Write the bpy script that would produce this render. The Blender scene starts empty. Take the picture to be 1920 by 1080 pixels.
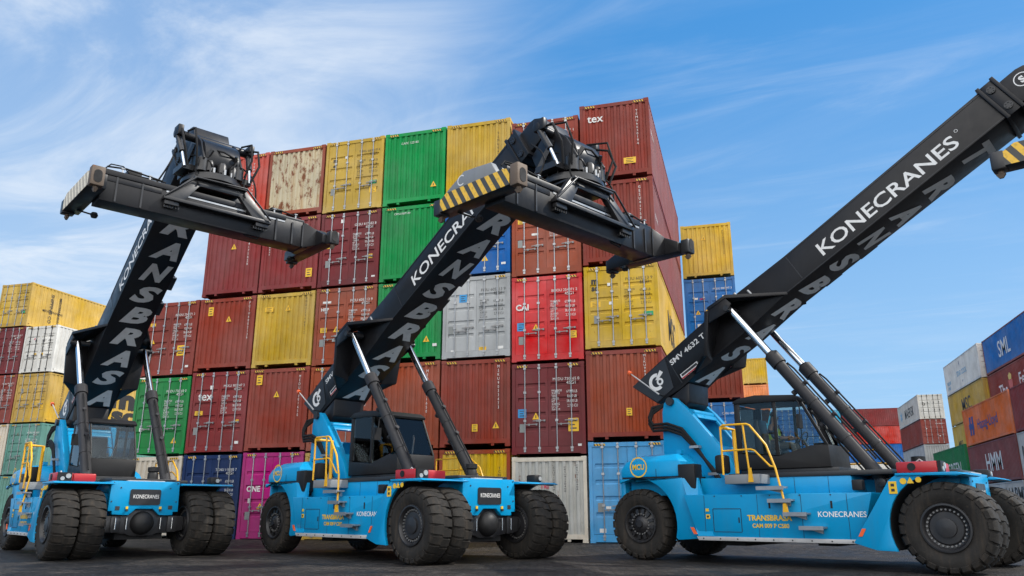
import bpy, bmesh, math, random
from mathutils import Vector, Matrix
random.seed(7)
SC = bpy.context.scene
COL = SC.collection
PI = math.pi

# ------------------------------------------------------------------ camera, sky, sun, exposure
cam_d = bpy.data.cameras.new('camera')
cam_d.sensor_width = 36.0
cam_d.lens = 1476.4 / 1920 * 36.0
cam_d.clip_start = 0.05
cam_d.clip_end = 5000
cam = bpy.data.objects.new('camera', cam_d)
COL.objects.link(cam)
cam.location = (0, 0, 0.925)
cam.rotation_euler = (PI / 2 + 0.276753, 0, 0.283304)
SC.camera = cam

SUN_AZ = (0.94, 0.30)          # towards the sun, on the ground plane
SUN_EL = math.radians(44)
def build_world():
    w = bpy.data.worlds.new('World'); SC.world = w; w.use_nodes = True
    nt = w.node_tree; N = nt.nodes; L = nt.links; N.clear()
    out = N.new('ShaderNodeOutputWorld'); bg = N.new('ShaderNodeBackground')
    sky = N.new('ShaderNodeTexSky'); sky.sky_type = 'NISHITA'; sky.sun_disc = False
    sky.sun_elevation = SUN_EL; sky.sun_rotation = math.atan2(SUN_AZ[0], SUN_AZ[1])
    sky.air_density = 1.0; sky.dust_density = 0.6; sky.ozone_density = 1.6
    hs = N.new('ShaderNodeHueSaturation'); hs.inputs['Saturation'].default_value = 1.05; hs.inputs['Value'].default_value = 1.0
    tint = N.new('ShaderNodeMix'); tint.data_type = 'RGBA'; tint.blend_type = 'MULTIPLY'; tint.inputs[0].default_value = 1.0; tint.inputs[7].default_value = (0.74, 1.04, 1.22, 1)
    L.new(sky.outputs[0], tint.inputs[6])
    even = N.new('ShaderNodeMix'); even.data_type = 'RGBA'; even.inputs[0].default_value = 0.7; even.inputs[7].default_value = (0.62, 2.5, 5.7, 1)
    L.new(tint.outputs[2], even.inputs[6]); L.new(even.outputs[2], hs.inputs['Color'])
    tc = N.new('ShaderNodeTexCoord')
    # cirrus: project the view direction on a high flat layer
    sep = N.new('ShaderNodeSeparateXYZ'); L.new(tc.outputs['Generated'], sep.inputs[0])
    zc = N.new('ShaderNodeMath'); zc.operation = 'MAXIMUM'; zc.inputs[1].default_value = 0.06; L.new(sep.outputs['Z'], zc.inputs[0])
    dx = N.new('ShaderNodeMath'); dx.operation = 'DIVIDE'; L.new(sep.outputs['X'], dx.inputs[0]); L.new(zc.outputs[0], dx.inputs[1])
    dy = N.new('ShaderNodeMath'); dy.operation = 'DIVIDE'; L.new(sep.outputs['Y'], dy.inputs[0]); L.new(zc.outputs[0], dy.inputs[1])
    cb = N.new('ShaderNodeCombineXYZ'); L.new(dx.outputs[0], cb.inputs[0]); L.new(dy.outputs[0], cb.inputs[1])
    def cloud(rot, sc, det, lo, hi, dist, off=(0, 0, 0)):
        mp = N.new('ShaderNodeMapping'); mp.vector_type = 'TEXTURE'; mp.inputs['Rotation'].default_value = (0, 0, rot); mp.inputs['Scale'].default_value = (1 / sc[0], 1 / sc[1], 1)
        mp.inputs['Location'].default_value = off
        L.new(cb.outputs[0], mp.inputs[0])
        nz = N.new('ShaderNodeTexNoise'); nz.inputs['Scale'].default_value = 1.0; nz.inputs['Detail'].default_value = det
        nz.inputs['Roughness'].default_value = 0.62; nz.inputs['Distortion'].default_value = dist
        L.new(mp.outputs[0], nz.inputs['Vector'])
        r = N.new('ShaderNodeMapRange'); r.interpolation_type = 'SMOOTHSTEP'
        r.inputs[1].default_value = lo; r.inputs[2].default_value = hi
        L.new(nz.outputs[0], r.inputs[0]); return r.outputs[0]
    c1 = cloud(-0.15, (0.55, 1.5, 1), 9, 0.45, 0.74, 0.5)
    c2 = cloud(-0.3, (0.9, 3.2, 1), 10, 0.50, 0.86, 1.1, (3.1, 1.7, 0))
    # more cloud to the west (left of the picture)
    wl = N.new('ShaderNodeVectorMath'); wl.operation = 'DOT_PRODUCT'; wl.inputs[1].default_value = (-0.645, 0.62, 0.445)
    L.new(tc.outputs['Generated'], wl.inputs[0])
    wr = N.new('ShaderNodeMapRange'); wr.interpolation_type = 'SMOOTHSTEP'
    wr.inputs[1].default_value = 0.85; wr.inputs[2].default_value = 0.985; wr.inputs[3].default_value = 0.0; wr.inputs[4].default_value = 0.9
    L.new(wl.outputs['Value'], wr.inputs[0])
    def m(op, a, b, clamp=False):
        n = N.new('ShaderNodeMath'); n.operation = op; n.use_clamp = clamp
        for i, x in enumerate((a, b)):
            if isinstance(x, (int, float)): n.inputs[i].default_value = x
            else: L.new(x, n.inputs[i])
        return n.outputs[0]
    f = m('MULTIPLY', c1, 0.10)
    f = m('ADD', f, m('MULTIPLY', c2, 0.20))
    c4 = cloud(-0.2, (0.95, 1.7, 1), 10, 0.36, 0.72, 0.7, (1.3, 5.2, 0))
    veil = m('MULTIPLY', wr.outputs[0], m('ADD', m('MULTIPLY', c4, 0.62), 0.26))
    f = m('ADD', f, veil, True)
    hz = N.new('ShaderNodeMapRange'); hz.interpolation_type = 'SMOOTHSTEP'     # pale towards the horizon
    hz.inputs[1].default_value = 0.62; hz.inputs[2].default_value = 0.0; hz.inputs[3].default_value = 0.0; hz.inputs[4].default_value = 0.62
    L.new(sep.outputs['Z'], hz.inputs[0])
    mixh = N.new('ShaderNodeMix'); mixh.data_type = 'RGBA'
    L.new(hz.outputs[0], mixh.inputs[0]); L.new(hs.outputs[0], mixh.inputs[6]); mixh.inputs[7].default_value = (3.9, 5.6, 7.2, 1)
    mix = N.new('ShaderNodeMix'); mix.data_type = 'RGBA'
    L.new(f, mix.inputs[0]); L.new(mixh.outputs[2], mix.inputs[6]); mix.inputs[7].default_value = (6.3, 6.8, 7.4, 1)
    # added bright cloud, unseen behind the camera, to fill-light the wall fronts
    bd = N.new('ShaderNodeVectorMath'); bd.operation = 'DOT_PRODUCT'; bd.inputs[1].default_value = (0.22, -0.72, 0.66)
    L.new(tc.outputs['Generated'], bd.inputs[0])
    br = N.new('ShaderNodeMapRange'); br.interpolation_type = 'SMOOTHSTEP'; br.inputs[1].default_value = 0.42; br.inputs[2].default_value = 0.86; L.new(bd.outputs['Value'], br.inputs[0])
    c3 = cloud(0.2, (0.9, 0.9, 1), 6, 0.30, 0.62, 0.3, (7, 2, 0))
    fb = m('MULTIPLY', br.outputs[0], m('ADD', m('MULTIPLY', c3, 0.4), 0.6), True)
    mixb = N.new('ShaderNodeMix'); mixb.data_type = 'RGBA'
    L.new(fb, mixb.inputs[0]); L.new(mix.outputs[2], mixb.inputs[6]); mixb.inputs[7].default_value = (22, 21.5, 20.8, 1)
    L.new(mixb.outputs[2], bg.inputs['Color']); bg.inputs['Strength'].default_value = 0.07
    L.new(bg.outputs[0], out.inputs[0])
build_world()
sun_d = bpy.data.lights.new('sun', 'SUN'); sun_d.energy = 2.2; sun_d.angle = math.radians(0.6); sun_d.color = (1.0, 0.95, 0.87)
sun = bpy.data.objects.new('sun', sun_d); COL.objects.link(sun)
_k = math.cos(SUN_EL) / math.hypot(*SUN_AZ)
sun.rotation_euler = Vector((SUN_AZ[0] * _k, SUN_AZ[1] * _k, math.sin(SUN_EL))).to_track_quat('Z', 'Y').to_euler()
sun.location = (40, 20, 60)
SC.view_settings.view_transform = 'Standard'
SC.view_settings.look = 'None'
SC.view_settings.gamma = 1
SC.view_settings.exposure = 0.98

# ------------------------------------------------------------------ materials
MATS = {}
def _new(name):
    m = bpy.data.materials.new(name); m.use_nodes = True
    nt = m.node_tree; b = nt.nodes['Principled BSDF']
    return m, nt, b
def paint(name, col, rough=0.5, metal=0.0, vary=0.16, streak=0.25, rust=0.0, dirt=(0.10, 0.075, 0.05), coat=0.0, scale=1.0, bump=0.0, spec=0.5):
    """weathered paint: mottled tone, rain streaks running down, optional rust spots"""
    if name in MATS: return MATS[name]
    m, nt, b = _new(name); N = nt.nodes; L = nt.links
    g = N.new('ShaderNodeNewGeometry')
    def noise(sc, det, vs=(1, 1, 1), r=0.6):
        mp = N.new('ShaderNodeMapping'); mp.inputs['Scale'].default_value = vs; L.new(g.outputs['Position'], mp.inputs[0])
        n = N.new('ShaderNodeTexNoise'); n.inputs['Scale'].default_value = sc; n.inputs['Detail'].default_value = det
        n.inputs['Roughness'].default_value = r; L.new(mp.outputs[0], n.inputs['Vector']); return n.outputs[0]
    def rng(x, a, c, lo, hi):
        r = N.new('ShaderNodeMapRange'); r.inputs[1].default_value = a; r.inputs[2].default_value = c
        r.inputs[3].default_value = lo; r.inputs[4].default_value = hi; L.new(x, r.inputs[0]); return r.outputs[0]
    def mixc(f, a, c):
        x = N.new('ShaderNodeMix'); x.data_type = 'RGBA'
        if isinstance(f, float): x.inputs[0].default_value = f
        else: L.new(f, x.inputs[0])
        for i, s in ((6, a), (7, c)):
            if isinstance(s, tuple): x.inputs[i].default_value = (*s, 1)
            else: L.new(s, x.inputs[i])
        return x.outputs[2]
    lum = tuple(min(1, c * (1 + vary)) for c in col); dk = tuple(c * (1 - vary) for c in col)
    c = mixc(rng(noise(0.9 * scale, 6), 0.3, 0.7, 0, 1), dk, lum)
    if streak:
        c = mixc(rng(noise(1.0 * scale, 7, (5, 5, 0.35)), 0.50, 0.78, 0, streak), c, dirt)
        c = mixc(rng(noise(9 * scale, 3), 0.60, 0.75, 0, streak * 0.7), c, dirt)
    if rust:
        c = mixc(rng(noise(2.2, 9, (1.6, 1.6, 0.8), 0.72), 0.68 - rust * 0.2, 0.74 - rust * 0.2, 0, 0.95), c, (0.17, 0.052, 0.018))
    if name.startswith('container_'):          # every box has its own fade
        oi = N.new('ShaderNodeObjectInfo'); hv = N.new('ShaderNodeHueSaturation')
        L.new(rng(oi.outputs['Random'], 0, 1, 0.90, 1.10), hv.inputs['Value']); L.new(rng(noise(0.55, 4), 0.3, 0.7, 1.06, 0.84), hv.inputs['Saturation'])
        L.new(c, hv.inputs['Color']); c = hv.outputs['Color']
    L.new(c, b.inputs['Base Color'])
    L.new(rng(noise(4 * scale, 5), 0.2, 0.8, max(0.05, rough - 0.12), min(1, rough + 0.14)), b.inputs['Roughness'])
    b.inputs['Metallic'].default_value = metal
    b.inputs['Coat Weight'].default_value = coat
    b.inputs['Coat Roughness'].default_value = 0.12
    b.inputs['Specular IOR Level'].default_value = spec
    if bump:
        bp = N.new('ShaderNodeBump'); bp.inputs['Strength'].default_value = bump; bp.inputs['Distance'].default_value = 0.02
        L.new(noise(14 * scale, 5), bp.inputs['Height']); L.new(bp.outputs[0], b.inputs['Normal'])
    MATS[name] = m; return m
def plain(name, col, rough=0.5, metal=0.0, emit=None):
    return paint(name, col, rough, metal, vary=0.08, streak=0.0)

def stripes(name, ca, cb, freq, dirv):
    if name in MATS: return MATS[name]
    m, nt, b = _new(name); N = nt.nodes; L = nt.links
    tc = N.new('ShaderNodeTexCoord'); d = N.new('ShaderNodeVectorMath'); d.operation = 'DOT_PRODUCT'; d.inputs[1].default_value = dirv
    L.new(tc.outputs['Object'], d.inputs[0])
    mu = N.new('ShaderNodeMath'); mu.operation = 'MULTIPLY'; mu.inputs[1].default_value = freq; L.new(d.outputs['Value'], mu.inputs[0])
    fr = N.new('ShaderNodeMath'); fr.operation = 'FRACT'; L.new(mu.outputs[0], fr.inputs[0])
    gt = N.new('ShaderNodeMath'); gt.operation = 'GREATER_THAN'; gt.inputs[1].default_value = 0.5; L.new(fr.outputs[0], gt.inputs[0])
    x = N.new('ShaderNodeMix'); x.data_type = 'RGBA'; L.new(gt.outputs[0], x.inputs[0]); x.inputs[6].default_value = (*ca, 1); x.inputs[7].default_value = (*cb, 1)
    n = N.new('ShaderNodeTexNoise'); n.inputs['Scale'].default_value = 14; n.inputs['Detail'].default_value = 6; L.new(tc.outputs['Object'], n.inputs['Vector'])
    r = N.new('ShaderNodeMapRange'); r.inputs[1].default_value = 0.5; r.inputs[2].default_value = 0.75; r.inputs[4].default_value = 0.45; L.new(n.outputs[0], r.inputs[0])
    y = N.new('ShaderNodeMix'); y.data_type = 'RGBA'; L.new(r.outputs[0], y.inputs[0]); L.new(x.outputs[2], y.inputs[6]); y.inputs[7].default_value = (0.08, 0.06, 0.045, 1)
    L.new(y.outputs[2], b.inputs['Base Color']); b.inputs['Roughness'].default_value = 0.55
    MATS[name] = m; return m

def glass(name, tint, refl=0.06):
    m = bpy.data.materials.new(name); m.use_nodes = True; nt = m.node_tree; N = nt.nodes; L = nt.links; N.clear()
    o = N.new('ShaderNodeOutputMaterial'); t = N.new('ShaderNodeBsdfTransparent'); t.inputs[0].default_value = (*tint, 1)
    gl = N.new('ShaderNodeBsdfGlossy'); gl.inputs['Roughness'].default_value = 0.0; gl.inputs[0].default_value = (0.9, 0.95, 1, 1)
    fr = N.new('ShaderNodeFresnel'); fr.inputs[0].default_value = 1.36
    a = N.new('ShaderNodeMath'); a.operation = 'ADD'; a.inputs[1].default_value = refl; L.new(fr.outputs[0], a.inputs[0])
    x = N.new('ShaderNodeMixShader'); L.new(a.outputs[0], x.inputs[0]); L.new(t.outputs[0], x.inputs[1]); L.new(gl.outputs[0], x.inputs[2])
    L.new(x.outputs[0], o.inputs[0]); return m

BLUE = paint('blue_paint', (0.001, 0.262, 0.525), 0.36, vary=0.07, streak=0.15, dirt=(0.07, 0.13, 0.17), coat=0.10, spec=0.30)
BLACK = paint('black_paint', (0.010, 0.010, 0.012), 0.38, vary=0.2, streak=0.14, dirt=(0.035, 0.032, 0.028), spec=0.3)
SATIN = paint('satin_black', (0.019, 0.019, 0.021), 0.36, vary=0.18, streak=0.10, dirt=(0.06, 0.055, 0.05))
PLASTIC = paint('dark_plastic', (0.013, 0.013, 0.014), 0.5, vary=0.1, streak=0.08, dirt=(0.045, 0.04, 0.035), spec=0.3)
CYLM = paint('cylinder_paint', (0.026, 0.026, 0.029), 0.5, vary=0.15, streak=0.12, dirt=(0.05, 0.045, 0.04), spec=0.25)
RUBBER = paint('tyre_rubber', (0.016, 0.0145, 0.013), 0.80, vary=0.30, streak=0.60, dirt=(0.062, 0.047, 0.034), scale=2.2, bump=0.25, spec=0.3)
RIM = paint('rim_paint', (0.014, 0.014, 0.016), 0.42, vary=0.2, streak=0.25, dirt=(0.07, 0.06, 0.05))
CHROME = plain('chrome_rod', (0.62, 0.64, 0.66), 0.12, 1.0)
STEEL = paint('galvanised_steel', (0.36, 0.37, 0.38), 0.42, 0.7, vary=0.15, streak=0.2)
YELLOW = paint('yellow_rail_paint', (0.72, 0.38, 0.008), 0.42, vary=0.08, streak=0.08)
RED = paint('red_box_paint', (0.40, 0.010, 0.014), 0.42, vary=0.06, streak=0.06, coat=0.2)
NUT = plain('wheel_nut_steel', (0.20, 0.195, 0.19), 0.45, 0.5)
WHITE = paint('white_decal', (0.74, 0.74, 0.73), 0.5, vary=0.08, streak=0.22)
SILVER = paint('silver_decal', (0.60, 0.60, 0.59), 0.45, vary=0.10, streak=0.22)
SKIRT = paint('grey_skirt', (0.42, 0.42, 0.42), 0.5, vary=0.1, streak=0.25)
ORANGE = plain('orange_reflector', (0.75, 0.11, 0.02), 0.35)
YDEC = paint('yellow_decal', (0.74, 0.46, 0.02), 0.5, vary=0.06, streak=0.1)
DKDEC = plain('dark_decal', (0.022, 0.022, 0.024), 0.5)
CASTIRON = paint('worn_casting', (0.13, 0.095, 0.07), 0.7, vary=0.3, streak=0.3, rust=0.3)
GLASS = glass('tinted_glass', (0.80, 0.84, 0.83), 0.0)
LAMPGLASS = plain('lamp_glass', (0.34, 0.34, 0.33), 0.12)
GREYDECK = paint('grey_deck', (0.20, 0.21, 0.22), 0.5, vary=0.1, streak=0.2)
HAZ = stripes('hazard_stripes', (0.060, 0.060, 0.055), (0.84, 0.50, 0.05), 4.1, (1.0, 0, 0.62))
HAZPALE = stripes('pale_hazard_stripes', (0.46, 0.40, 0.31), (0.80, 0.72, 0.56), 4.1, (1.0, 0, 0.62))  # paler, lower-contrast stripe colours for the left crane
HAZSMALL = stripes('small_hazard_stripes', (0.03, 0.025, 0.02), (0.72, 0.42, 0.03), 11, (1.0, 0, 0.6))
HOSE = paint('hydraulic_hose', (0.012, 0.012, 0.013), 0.7, vary=0.1, streak=0.0, spec=0.2)
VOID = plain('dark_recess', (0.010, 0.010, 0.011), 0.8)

# ------------------------------------------------------------------ mesh helpers
class MB:
    def __init__(s): s.v = []; s.f = []; s.mi = []
    def add(s, vs, fs, mi=0):
        o = len(s.v); s.v += [tuple(p) for p in vs]; s.f += [tuple(o + i for i in q) for q in fs]; s.mi += [mi] * len(fs)
    def box(s, x0, x1, y0, y1, z0, z1, mi=0):
        s.add([(x, y, z) for x in (x0, x1) for y in (y0, y1) for z in (z0, z1)],
              [(0, 1, 3, 2), (4, 6, 7, 5), (0, 4, 5, 1), (2, 3, 7, 6), (0, 2, 6, 4), (1, 5, 7, 3)], mi); return s
    def prism(s, poly, a0, a1, axis='y', mi=0):
        n = len(poly)
        def P(p, a):
            return {'y': (p[0], a, p[1]), 'x': (a, p[0], p[1]), 'z': (p[0], p[1], a)}[axis]
        s.add([P(p, a0) for p in poly] + [P(p, a1) for p in poly],
              [tuple(range(n)), tuple(range(2 * n - 1, n - 1, -1))] + [(i, (i + 1) % n, n + (i + 1) % n, n + i) for i in range(n)], mi); return s
    def hexa(s, lo, hi, mi=0):
        n = len(lo)
        s.add(list(lo) + list(hi), [tuple(range(n)), tuple(range(2 * n - 1, n - 1, -1))] + [(i, (i + 1) % n, n + (i + 1) % n, n + i) for i in range(n)], mi); return s
    def beam(s, p0, p1, w, h, up=(0, 0, 1), mi=0):
        p0 = Vector(p0); p1 = Vector(p1); d = (p1 - p0).normalized(); r = d.cross(Vector(up))
        if r.length < 1e-4: r = d.cross(Vector((1, 0, 0)))
        r.normalize(); u = r.cross(d)
        q = [(-w / 2, -h / 2), (w / 2, -h / 2), (w / 2, h / 2), (-w / 2, h / 2)]
        return s.hexa([p0 + r * a + u * b for a, b in q], [p1 + r * a + u * b for a, b in q], mi)
    def tube(s, pts, r, n=10, mi=0, closed=False):
        pts = [Vector(p) for p in pts]; m = len(pts); rs = r if isinstance(r, (list, tuple)) else [r] * m
        rings = []; prev = None
        for i, p in enumerate(pts):
            a = pts[max(0, i - 1)] if not closed else pts[i - 1]
            b = pts[min(m - 1, i + 1)] if not closed else pts[(i + 1) % m]
            d = (b - a).normalized()
            if prev is None:
                u = d.orthogonal().normalized()
            else:
                u = (prev - d * prev.dot(d)); u = u.normalized() if u.length > 1e-5 else d.orthogonal().normalized()
            prev = u; w = d.cross(u)
            rings.append([p + (u * math.cos(2 * PI * k / n) + w * math.sin(2 * PI * k / n)) * rs[i] for k in range(n)])
        vs = [q for rg in rings for q in rg]; fs = []
        for i in range(m if closed else m - 1):
            j = (i + 1) % m
            for k in range(n): fs.append((i * n + k, i * n + (k + 1) % n, j * n + (k + 1) % n, j * n + k))
        if not closed: fs += [tuple(range(n - 1, -1, -1)), tuple((m - 1) * n + k for k in range(n))]
        s.add(vs, fs, mi); return s
    def cyl(s, p0, p1, r0, r1=None, n=24, mi=0):
        return s.tube([p0, p1], [r0, r0 if r1 is None else r1], n, mi)
    def lathe(s, prof, c=(0, 0, 0), n=48, axis='y', mi=0):
        vs = []; fs = []; m = len(prof)
        for k in range(n):
            a = 2 * PI * k / n
            for (r, h) in prof:
                p = {'y': (r * math.cos(a), h, r * math.sin(a)), 'z': (r * math.cos(a), r * math.sin(a), h), 'x': (h, r * math.cos(a), r * math.sin(a))}[axis]
                vs.append((p[0] + c[0], p[1] + c[1], p[2] + c[2]))
        for k in range(n):
            for i in range(m - 1):
                fs.append((k * m + i, k * m + i + 1, ((k + 1) % n) * m + i + 1, ((k + 1) % n) * m + i))
        s.add(vs, fs, mi); return s
    def mesh(s, name, bevel=0.0, smooth=False, nmat=1, recalc=True):
        me = bpy.data.meshes.new(name); me.from_pydata(s.v, [], s.f)
        for p, i in zip(me.polygons, s.mi): p.material_index = i
        bm = bmesh.new(); bm.from_mesh(me)
        if recalc: bmesh.ops.recalc_face_normals(bm, faces=bm.faces)
        if bevel:
            es = [e for e in bm.edges if len(e.link_faces) == 2 and e.calc_face_angle(0) > 0.5]
            bmesh.ops.bevel(bm, geom=es, offset=bevel, segments=2, profile=0.5, affect='EDGES', clamp_overlap=True)
        bm.to_mesh(me); bm.free()
        if smooth:
            me.polygons.foreach_set('use_smooth', [True] * len(me.polygons)); me.update()
            try: me.set_sharp_from_angle(angle=math.radians(38))
            except Exception: pass
        return me
    def build(s, name, mats, parent=None, bevel=0.0, smooth=False):
        mats = mats if isinstance(mats, (list, tuple)) else [mats]
        me = s.mesh(name, bevel, smooth or bevel > 0)
        for m in mats: me.materials.append(m)
        o = bpy.data.objects.new(name, me); COL.objects.link(o)
        if parent is not None: o.parent = parent
        return o
def inst(name, me, mat, parent, loc=(0, 0, 0), rot=(0, 0, 0)):
    o = bpy.data.objects.new(name, me); COL.objects.link(o); o.parent = parent; o.location = loc; o.rotation_euler = rot
    if mat is not None:
        o.material_slots[0].link = 'OBJECT'; o.material_slots[0].material = mat
    return o
def thing(name, label, cat, loc=(0, 0, 0), rotz=0, group=None):
    o = bpy.data.objects.new(name, None); COL.objects.link(o); o.empty_display_size = 0.3
    o.location = loc; o.rotation_euler = (0, 0, rotz); o['label'] = label; o['category'] = cat
    if group: o['group'] = group
    return o
TXT = {}
def text_geo(t, bold=0.0, shear=0.0, space=1.0, line=1.0, align='LEFT'):
    key = (t, bold, shear, space, line, align)
    if key in TXT: return TXT[key]
    c = bpy.data.curves.new('t', 'FONT'); c.body = t; c.offset = bold; c.shear = shear; c.space_character = space; c.space_line = line
    c.align_x = align; c.extrude = 0.0; c.resolution_u = 3; c.size = 1.0
    o = bpy.data.objects.new('t', c); COL.objects.link(o)
    bpy.context.view_layer.update()
    me = bpy.data.meshes.new_from_object(o.evaluated_get(bpy.context.evaluated_depsgraph_get()))
    vs = [tuple(v.co) for v in me.vertices]; fs = [tuple(p.vertices) for p in me.polygons]
    bpy.data.objects.remove(o); bpy.data.curves.remove(c); bpy.data.meshes.remove(me)
    x0 = min(v[0] for v in vs); x1 = max(v[0] for v in vs); y0 = min(v[1] for v in vs); y1 = max(v[1] for v in vs)
    vs = [((v[0] - x0) / (x1 - x0), (v[1] - y0) / (y1 - y0)) for v in vs]
    TXT[key] = (vs, fs, (x1 - x0) / (y1 - y0)); return TXT[key]
def add_text(mb, t, org, xd, yd, width=None, height=None, mi=0, **kw):
    """letters laid in the plane org + x*xd + y*yd (unit directions); org is the lower left corner"""
    vs, fs, asp = text_geo(t, **kw)
    if width is None: width = height * asp
    if height is None: height = width / asp
    org = Vector(org); xd = Vector(xd) * width; yd = Vector(yd) * height
    mb.add([org + xd * a + yd * b for a, b in vs], fs, mi)
def ring(mb, c, xd, yd, r0, r1, n=40, a0=0, a1=2 * PI, mi=0):
    c = Vector(c); xd = Vector(xd); yd = Vector(yd); full = abs(a1 - a0 - 2 * PI) < 1e-6
    k = n if full else n + 1; vs = []
    for i in range(k):
        a = a0 + (a1 - a0) * i / n
        for r in (r0, r1): vs.append(c + xd * math.cos(a) * r + yd * math.sin(a) * r)
    fs = [(2 * i, 2 * i + 1, (2 * (i + 1) + 1) % (2 * k), (2 * (i + 1)) % (2 * k)) for i in range(n)]
    mb.add(vs, fs, mi)

# ------------------------------------------------------------------ ground
def build_ground():
    m, nt, b = _new('dark_paving'); N = nt.nodes; L = nt.links
    g = N.new('ShaderNodeNewGeometry')
    br = N.new('ShaderNodeTexBrick'); br.inputs['Scale'].default_value = 1.0; br.inputs['Brick Width'].default_value = 0.24; br.inputs['Row Height'].default_value = 0.13
    br.inputs['Mortar Size'].default_value = 0.012; br.inputs['Mortar Smooth'].default_value = 0.6; br.inputs['Bias'].default_value = 0
    mp = N.new('ShaderNodeMapping'); mp.inputs['Rotation'].default_value = (0, 0, 0.5)
    L.new(g.outputs['Position'], mp.inputs[0])
    wn = N.new('ShaderNodeTexNoise'); wn.inputs['Scale'].default_value = 2.5; wn.inputs['Detail'].default_value = 3; L.new(g.outputs['Position'], wn.inputs['Vector'])
    wa = N.new('ShaderNodeVectorMath'); wa.operation = 'SCALE'; wa.inputs['Scale'].default_value = 0.12; L.new(wn.outputs['Color'], wa.inputs[0])
    wb = N.new('ShaderNodeVectorMath'); L.new(mp.outputs[0], wb.inputs[0]); L.new(wa.outputs[0], wb.inputs[1])
    L.new(wb.outputs[0], br.inputs['Vector'])
    br.inputs['Color1'].default_value = (0.060, 0.052, 0.046, 1); br.inputs['Color2'].default_value = (0.024, 0.021, 0.019, 1); br.inputs['Mortar'].default_value = (0.008, 0.0075, 0.007, 1)
    n1 = N.new('ShaderNodeTexNoise'); n1.inputs['Scale'].default_value = 0.55; n1.inputs['Detail'].default_value = 10; n1.inputs['Roughness'].default_value = 0.68; L.new(g.outputs['Position'], n1.inputs['Vector'])
    n2 = N.new('ShaderNodeTexNoise'); n2.inputs['Scale'].default_value = 16; n2.inputs['Detail'].default_value = 8; L.new(g.outputs['Position'], n2.inputs['Vector'])
    r1 = N.new('ShaderNodeMapRange'); r1.inputs[1].default_value = 0.3; r1.inputs[2].default_value = 0.7; r1.inputs[3].default_value = 0.20; r1.inputs[4].default_value = 1.10; L.new(n1.outputs[0], r1.inputs[0])
    r2 = N.new('ShaderNodeMapRange'); r2.inputs[1].default_value = 0.3; r2.inputs[2].default_value = 0.7; r2.inputs[3].default_value = 0.35; r2.inputs[4].default_value = 1.75; L.new(n2.outputs[0], r2.inputs[0])
    mm = N.new('ShaderNodeMath'); mm.operation = 'MULTIPLY'; L.new(r1.outputs[0], mm.inputs[0]); L.new(r2.outputs[0], mm.inputs[1])
    sc = N.new('ShaderNodeVectorMath'); sc.operation = 'SCALE'; L.new(br.outputs['Color'], sc.inputs[0]); L.new(mm.outputs[0], sc.inputs['Scale'])
    L.new(sc.outputs[0], b.inputs['Base Color'])
    rr = N.new('ShaderNodeMapRange'); rr.inputs[1].default_value = 0.35; rr.inputs[2].default_value = 0.65; rr.inputs[3].default_value = 0.50; rr.inputs[4].default_value = 0.85; L.new(n1.outputs[0], rr.inputs[0])
    L.new(rr.outputs[0], b.inputs['Roughness'])
    hh = N.new('ShaderNodeMath'); hh.operation = 'MULTIPLY_ADD'; hh.inputs[1].default_value = -1.0; L.new(br.outputs['Fac'], hh.inputs[0])
    h2 = N.new('ShaderNodeMath'); h2.operation = 'MULTIPLY'; h2.inputs[1].default_value = 0.7; L.new(n2.outputs[0], h2.inputs[0]); L.new(h2.outputs[0], hh.inputs[2])
    b.inputs['Specular IOR Level'].default_value = 0.25
    bp = N.new('ShaderNodeBump'); bp.inputs['Strength'].default_value = 1.0; bp.inputs['Distance'].default_value = 0.05
    L.new(hh.outputs[0], bp.inputs['Height']); L.new(bp.outputs[0], b.inputs['Normal'])
    mb = MB()
    rows = [(-400, -0.14), (10, -0.14), (22.3, -0.14), (23.0, -0.115), (23.9, -0.04), (24.6, -0.004), (25.2, 0), (900, 0)]
    xs = [-900, -60, 60, 900]
    vs = [(x, y, z) for y, z in rows for x in xs]
    fs = [(j * 4 + i, j * 4 + i + 1, (j + 1) * 4 + i + 1, (j + 1) * 4 + i) for j in range(len(rows) - 1) for i in range(3)]
    mb.add(vs, fs)
    o = mb.build('ground', m); o['kind'] = 'structure'
build_ground()

# ------------------------------------------------------------------ shipping containers
W = 2.438
CACHE = {}
def cached(key, fn):
    if key not in CACHE:
        me = fn(); me.materials.append(None); CACHE[key] = me
    return CACHE[key]
def m_frame(L, h, pocket):
    mb = MB(); p = 0.11; w2 = W / 2
    for x in (-1, 1):
        for y0, y1 in ((0.0, p), (L - p, L)):
            xa, xb = sorted((x * w2, x * (w2 - p))); mb.box(xa, xb, y0, y1, 0.118, h - 0.118)
            xa, xb = sorted((x * (w2 + 0.004), x * (w2 - 0.165)))
            ya, yb = (-0.006, 0.178) if y0 == 0 else (L - 0.178, L + 0.006)
            mb.box(xa, xb, ya, yb, 0, 0.118); mb.box(xa, xb, ya, yb, h - 0.118, h)
        xa, xb = sorted((x * (w2 - 0.004), x * (w2 - 0.06)))
        mb.box(xa, xb, 0.178, L - 0.178, h - 0.09, h - 0.012); mb.box(xa, xb, 0.178, L - 0.178, 0.045, 0.19)
    for y0, y1 in ((0.006, 0.10), (L - 0.10, L - 0.006)):
        mb.box(-w2 + p, w2 - p, y0, y1, h - 0.15, h - 0.02)
        mb.box(-w2 + p, w2 - p, y0, y1, 0.105 if pocket else 0.03, 0.245)
        if pocket:
            for x in (-0.62, 0.62): mb.box(x - 0.05, x + 0.05, y0 + 0.01, y1 - 0.01, 0.03, 0.105)
    mb.box(-w2 + 0.06, w2 - 0.06, 0.11, L - 0.11, 0.15, 0.19)
    return mb.mesh('frame', bevel=0.0)
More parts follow.
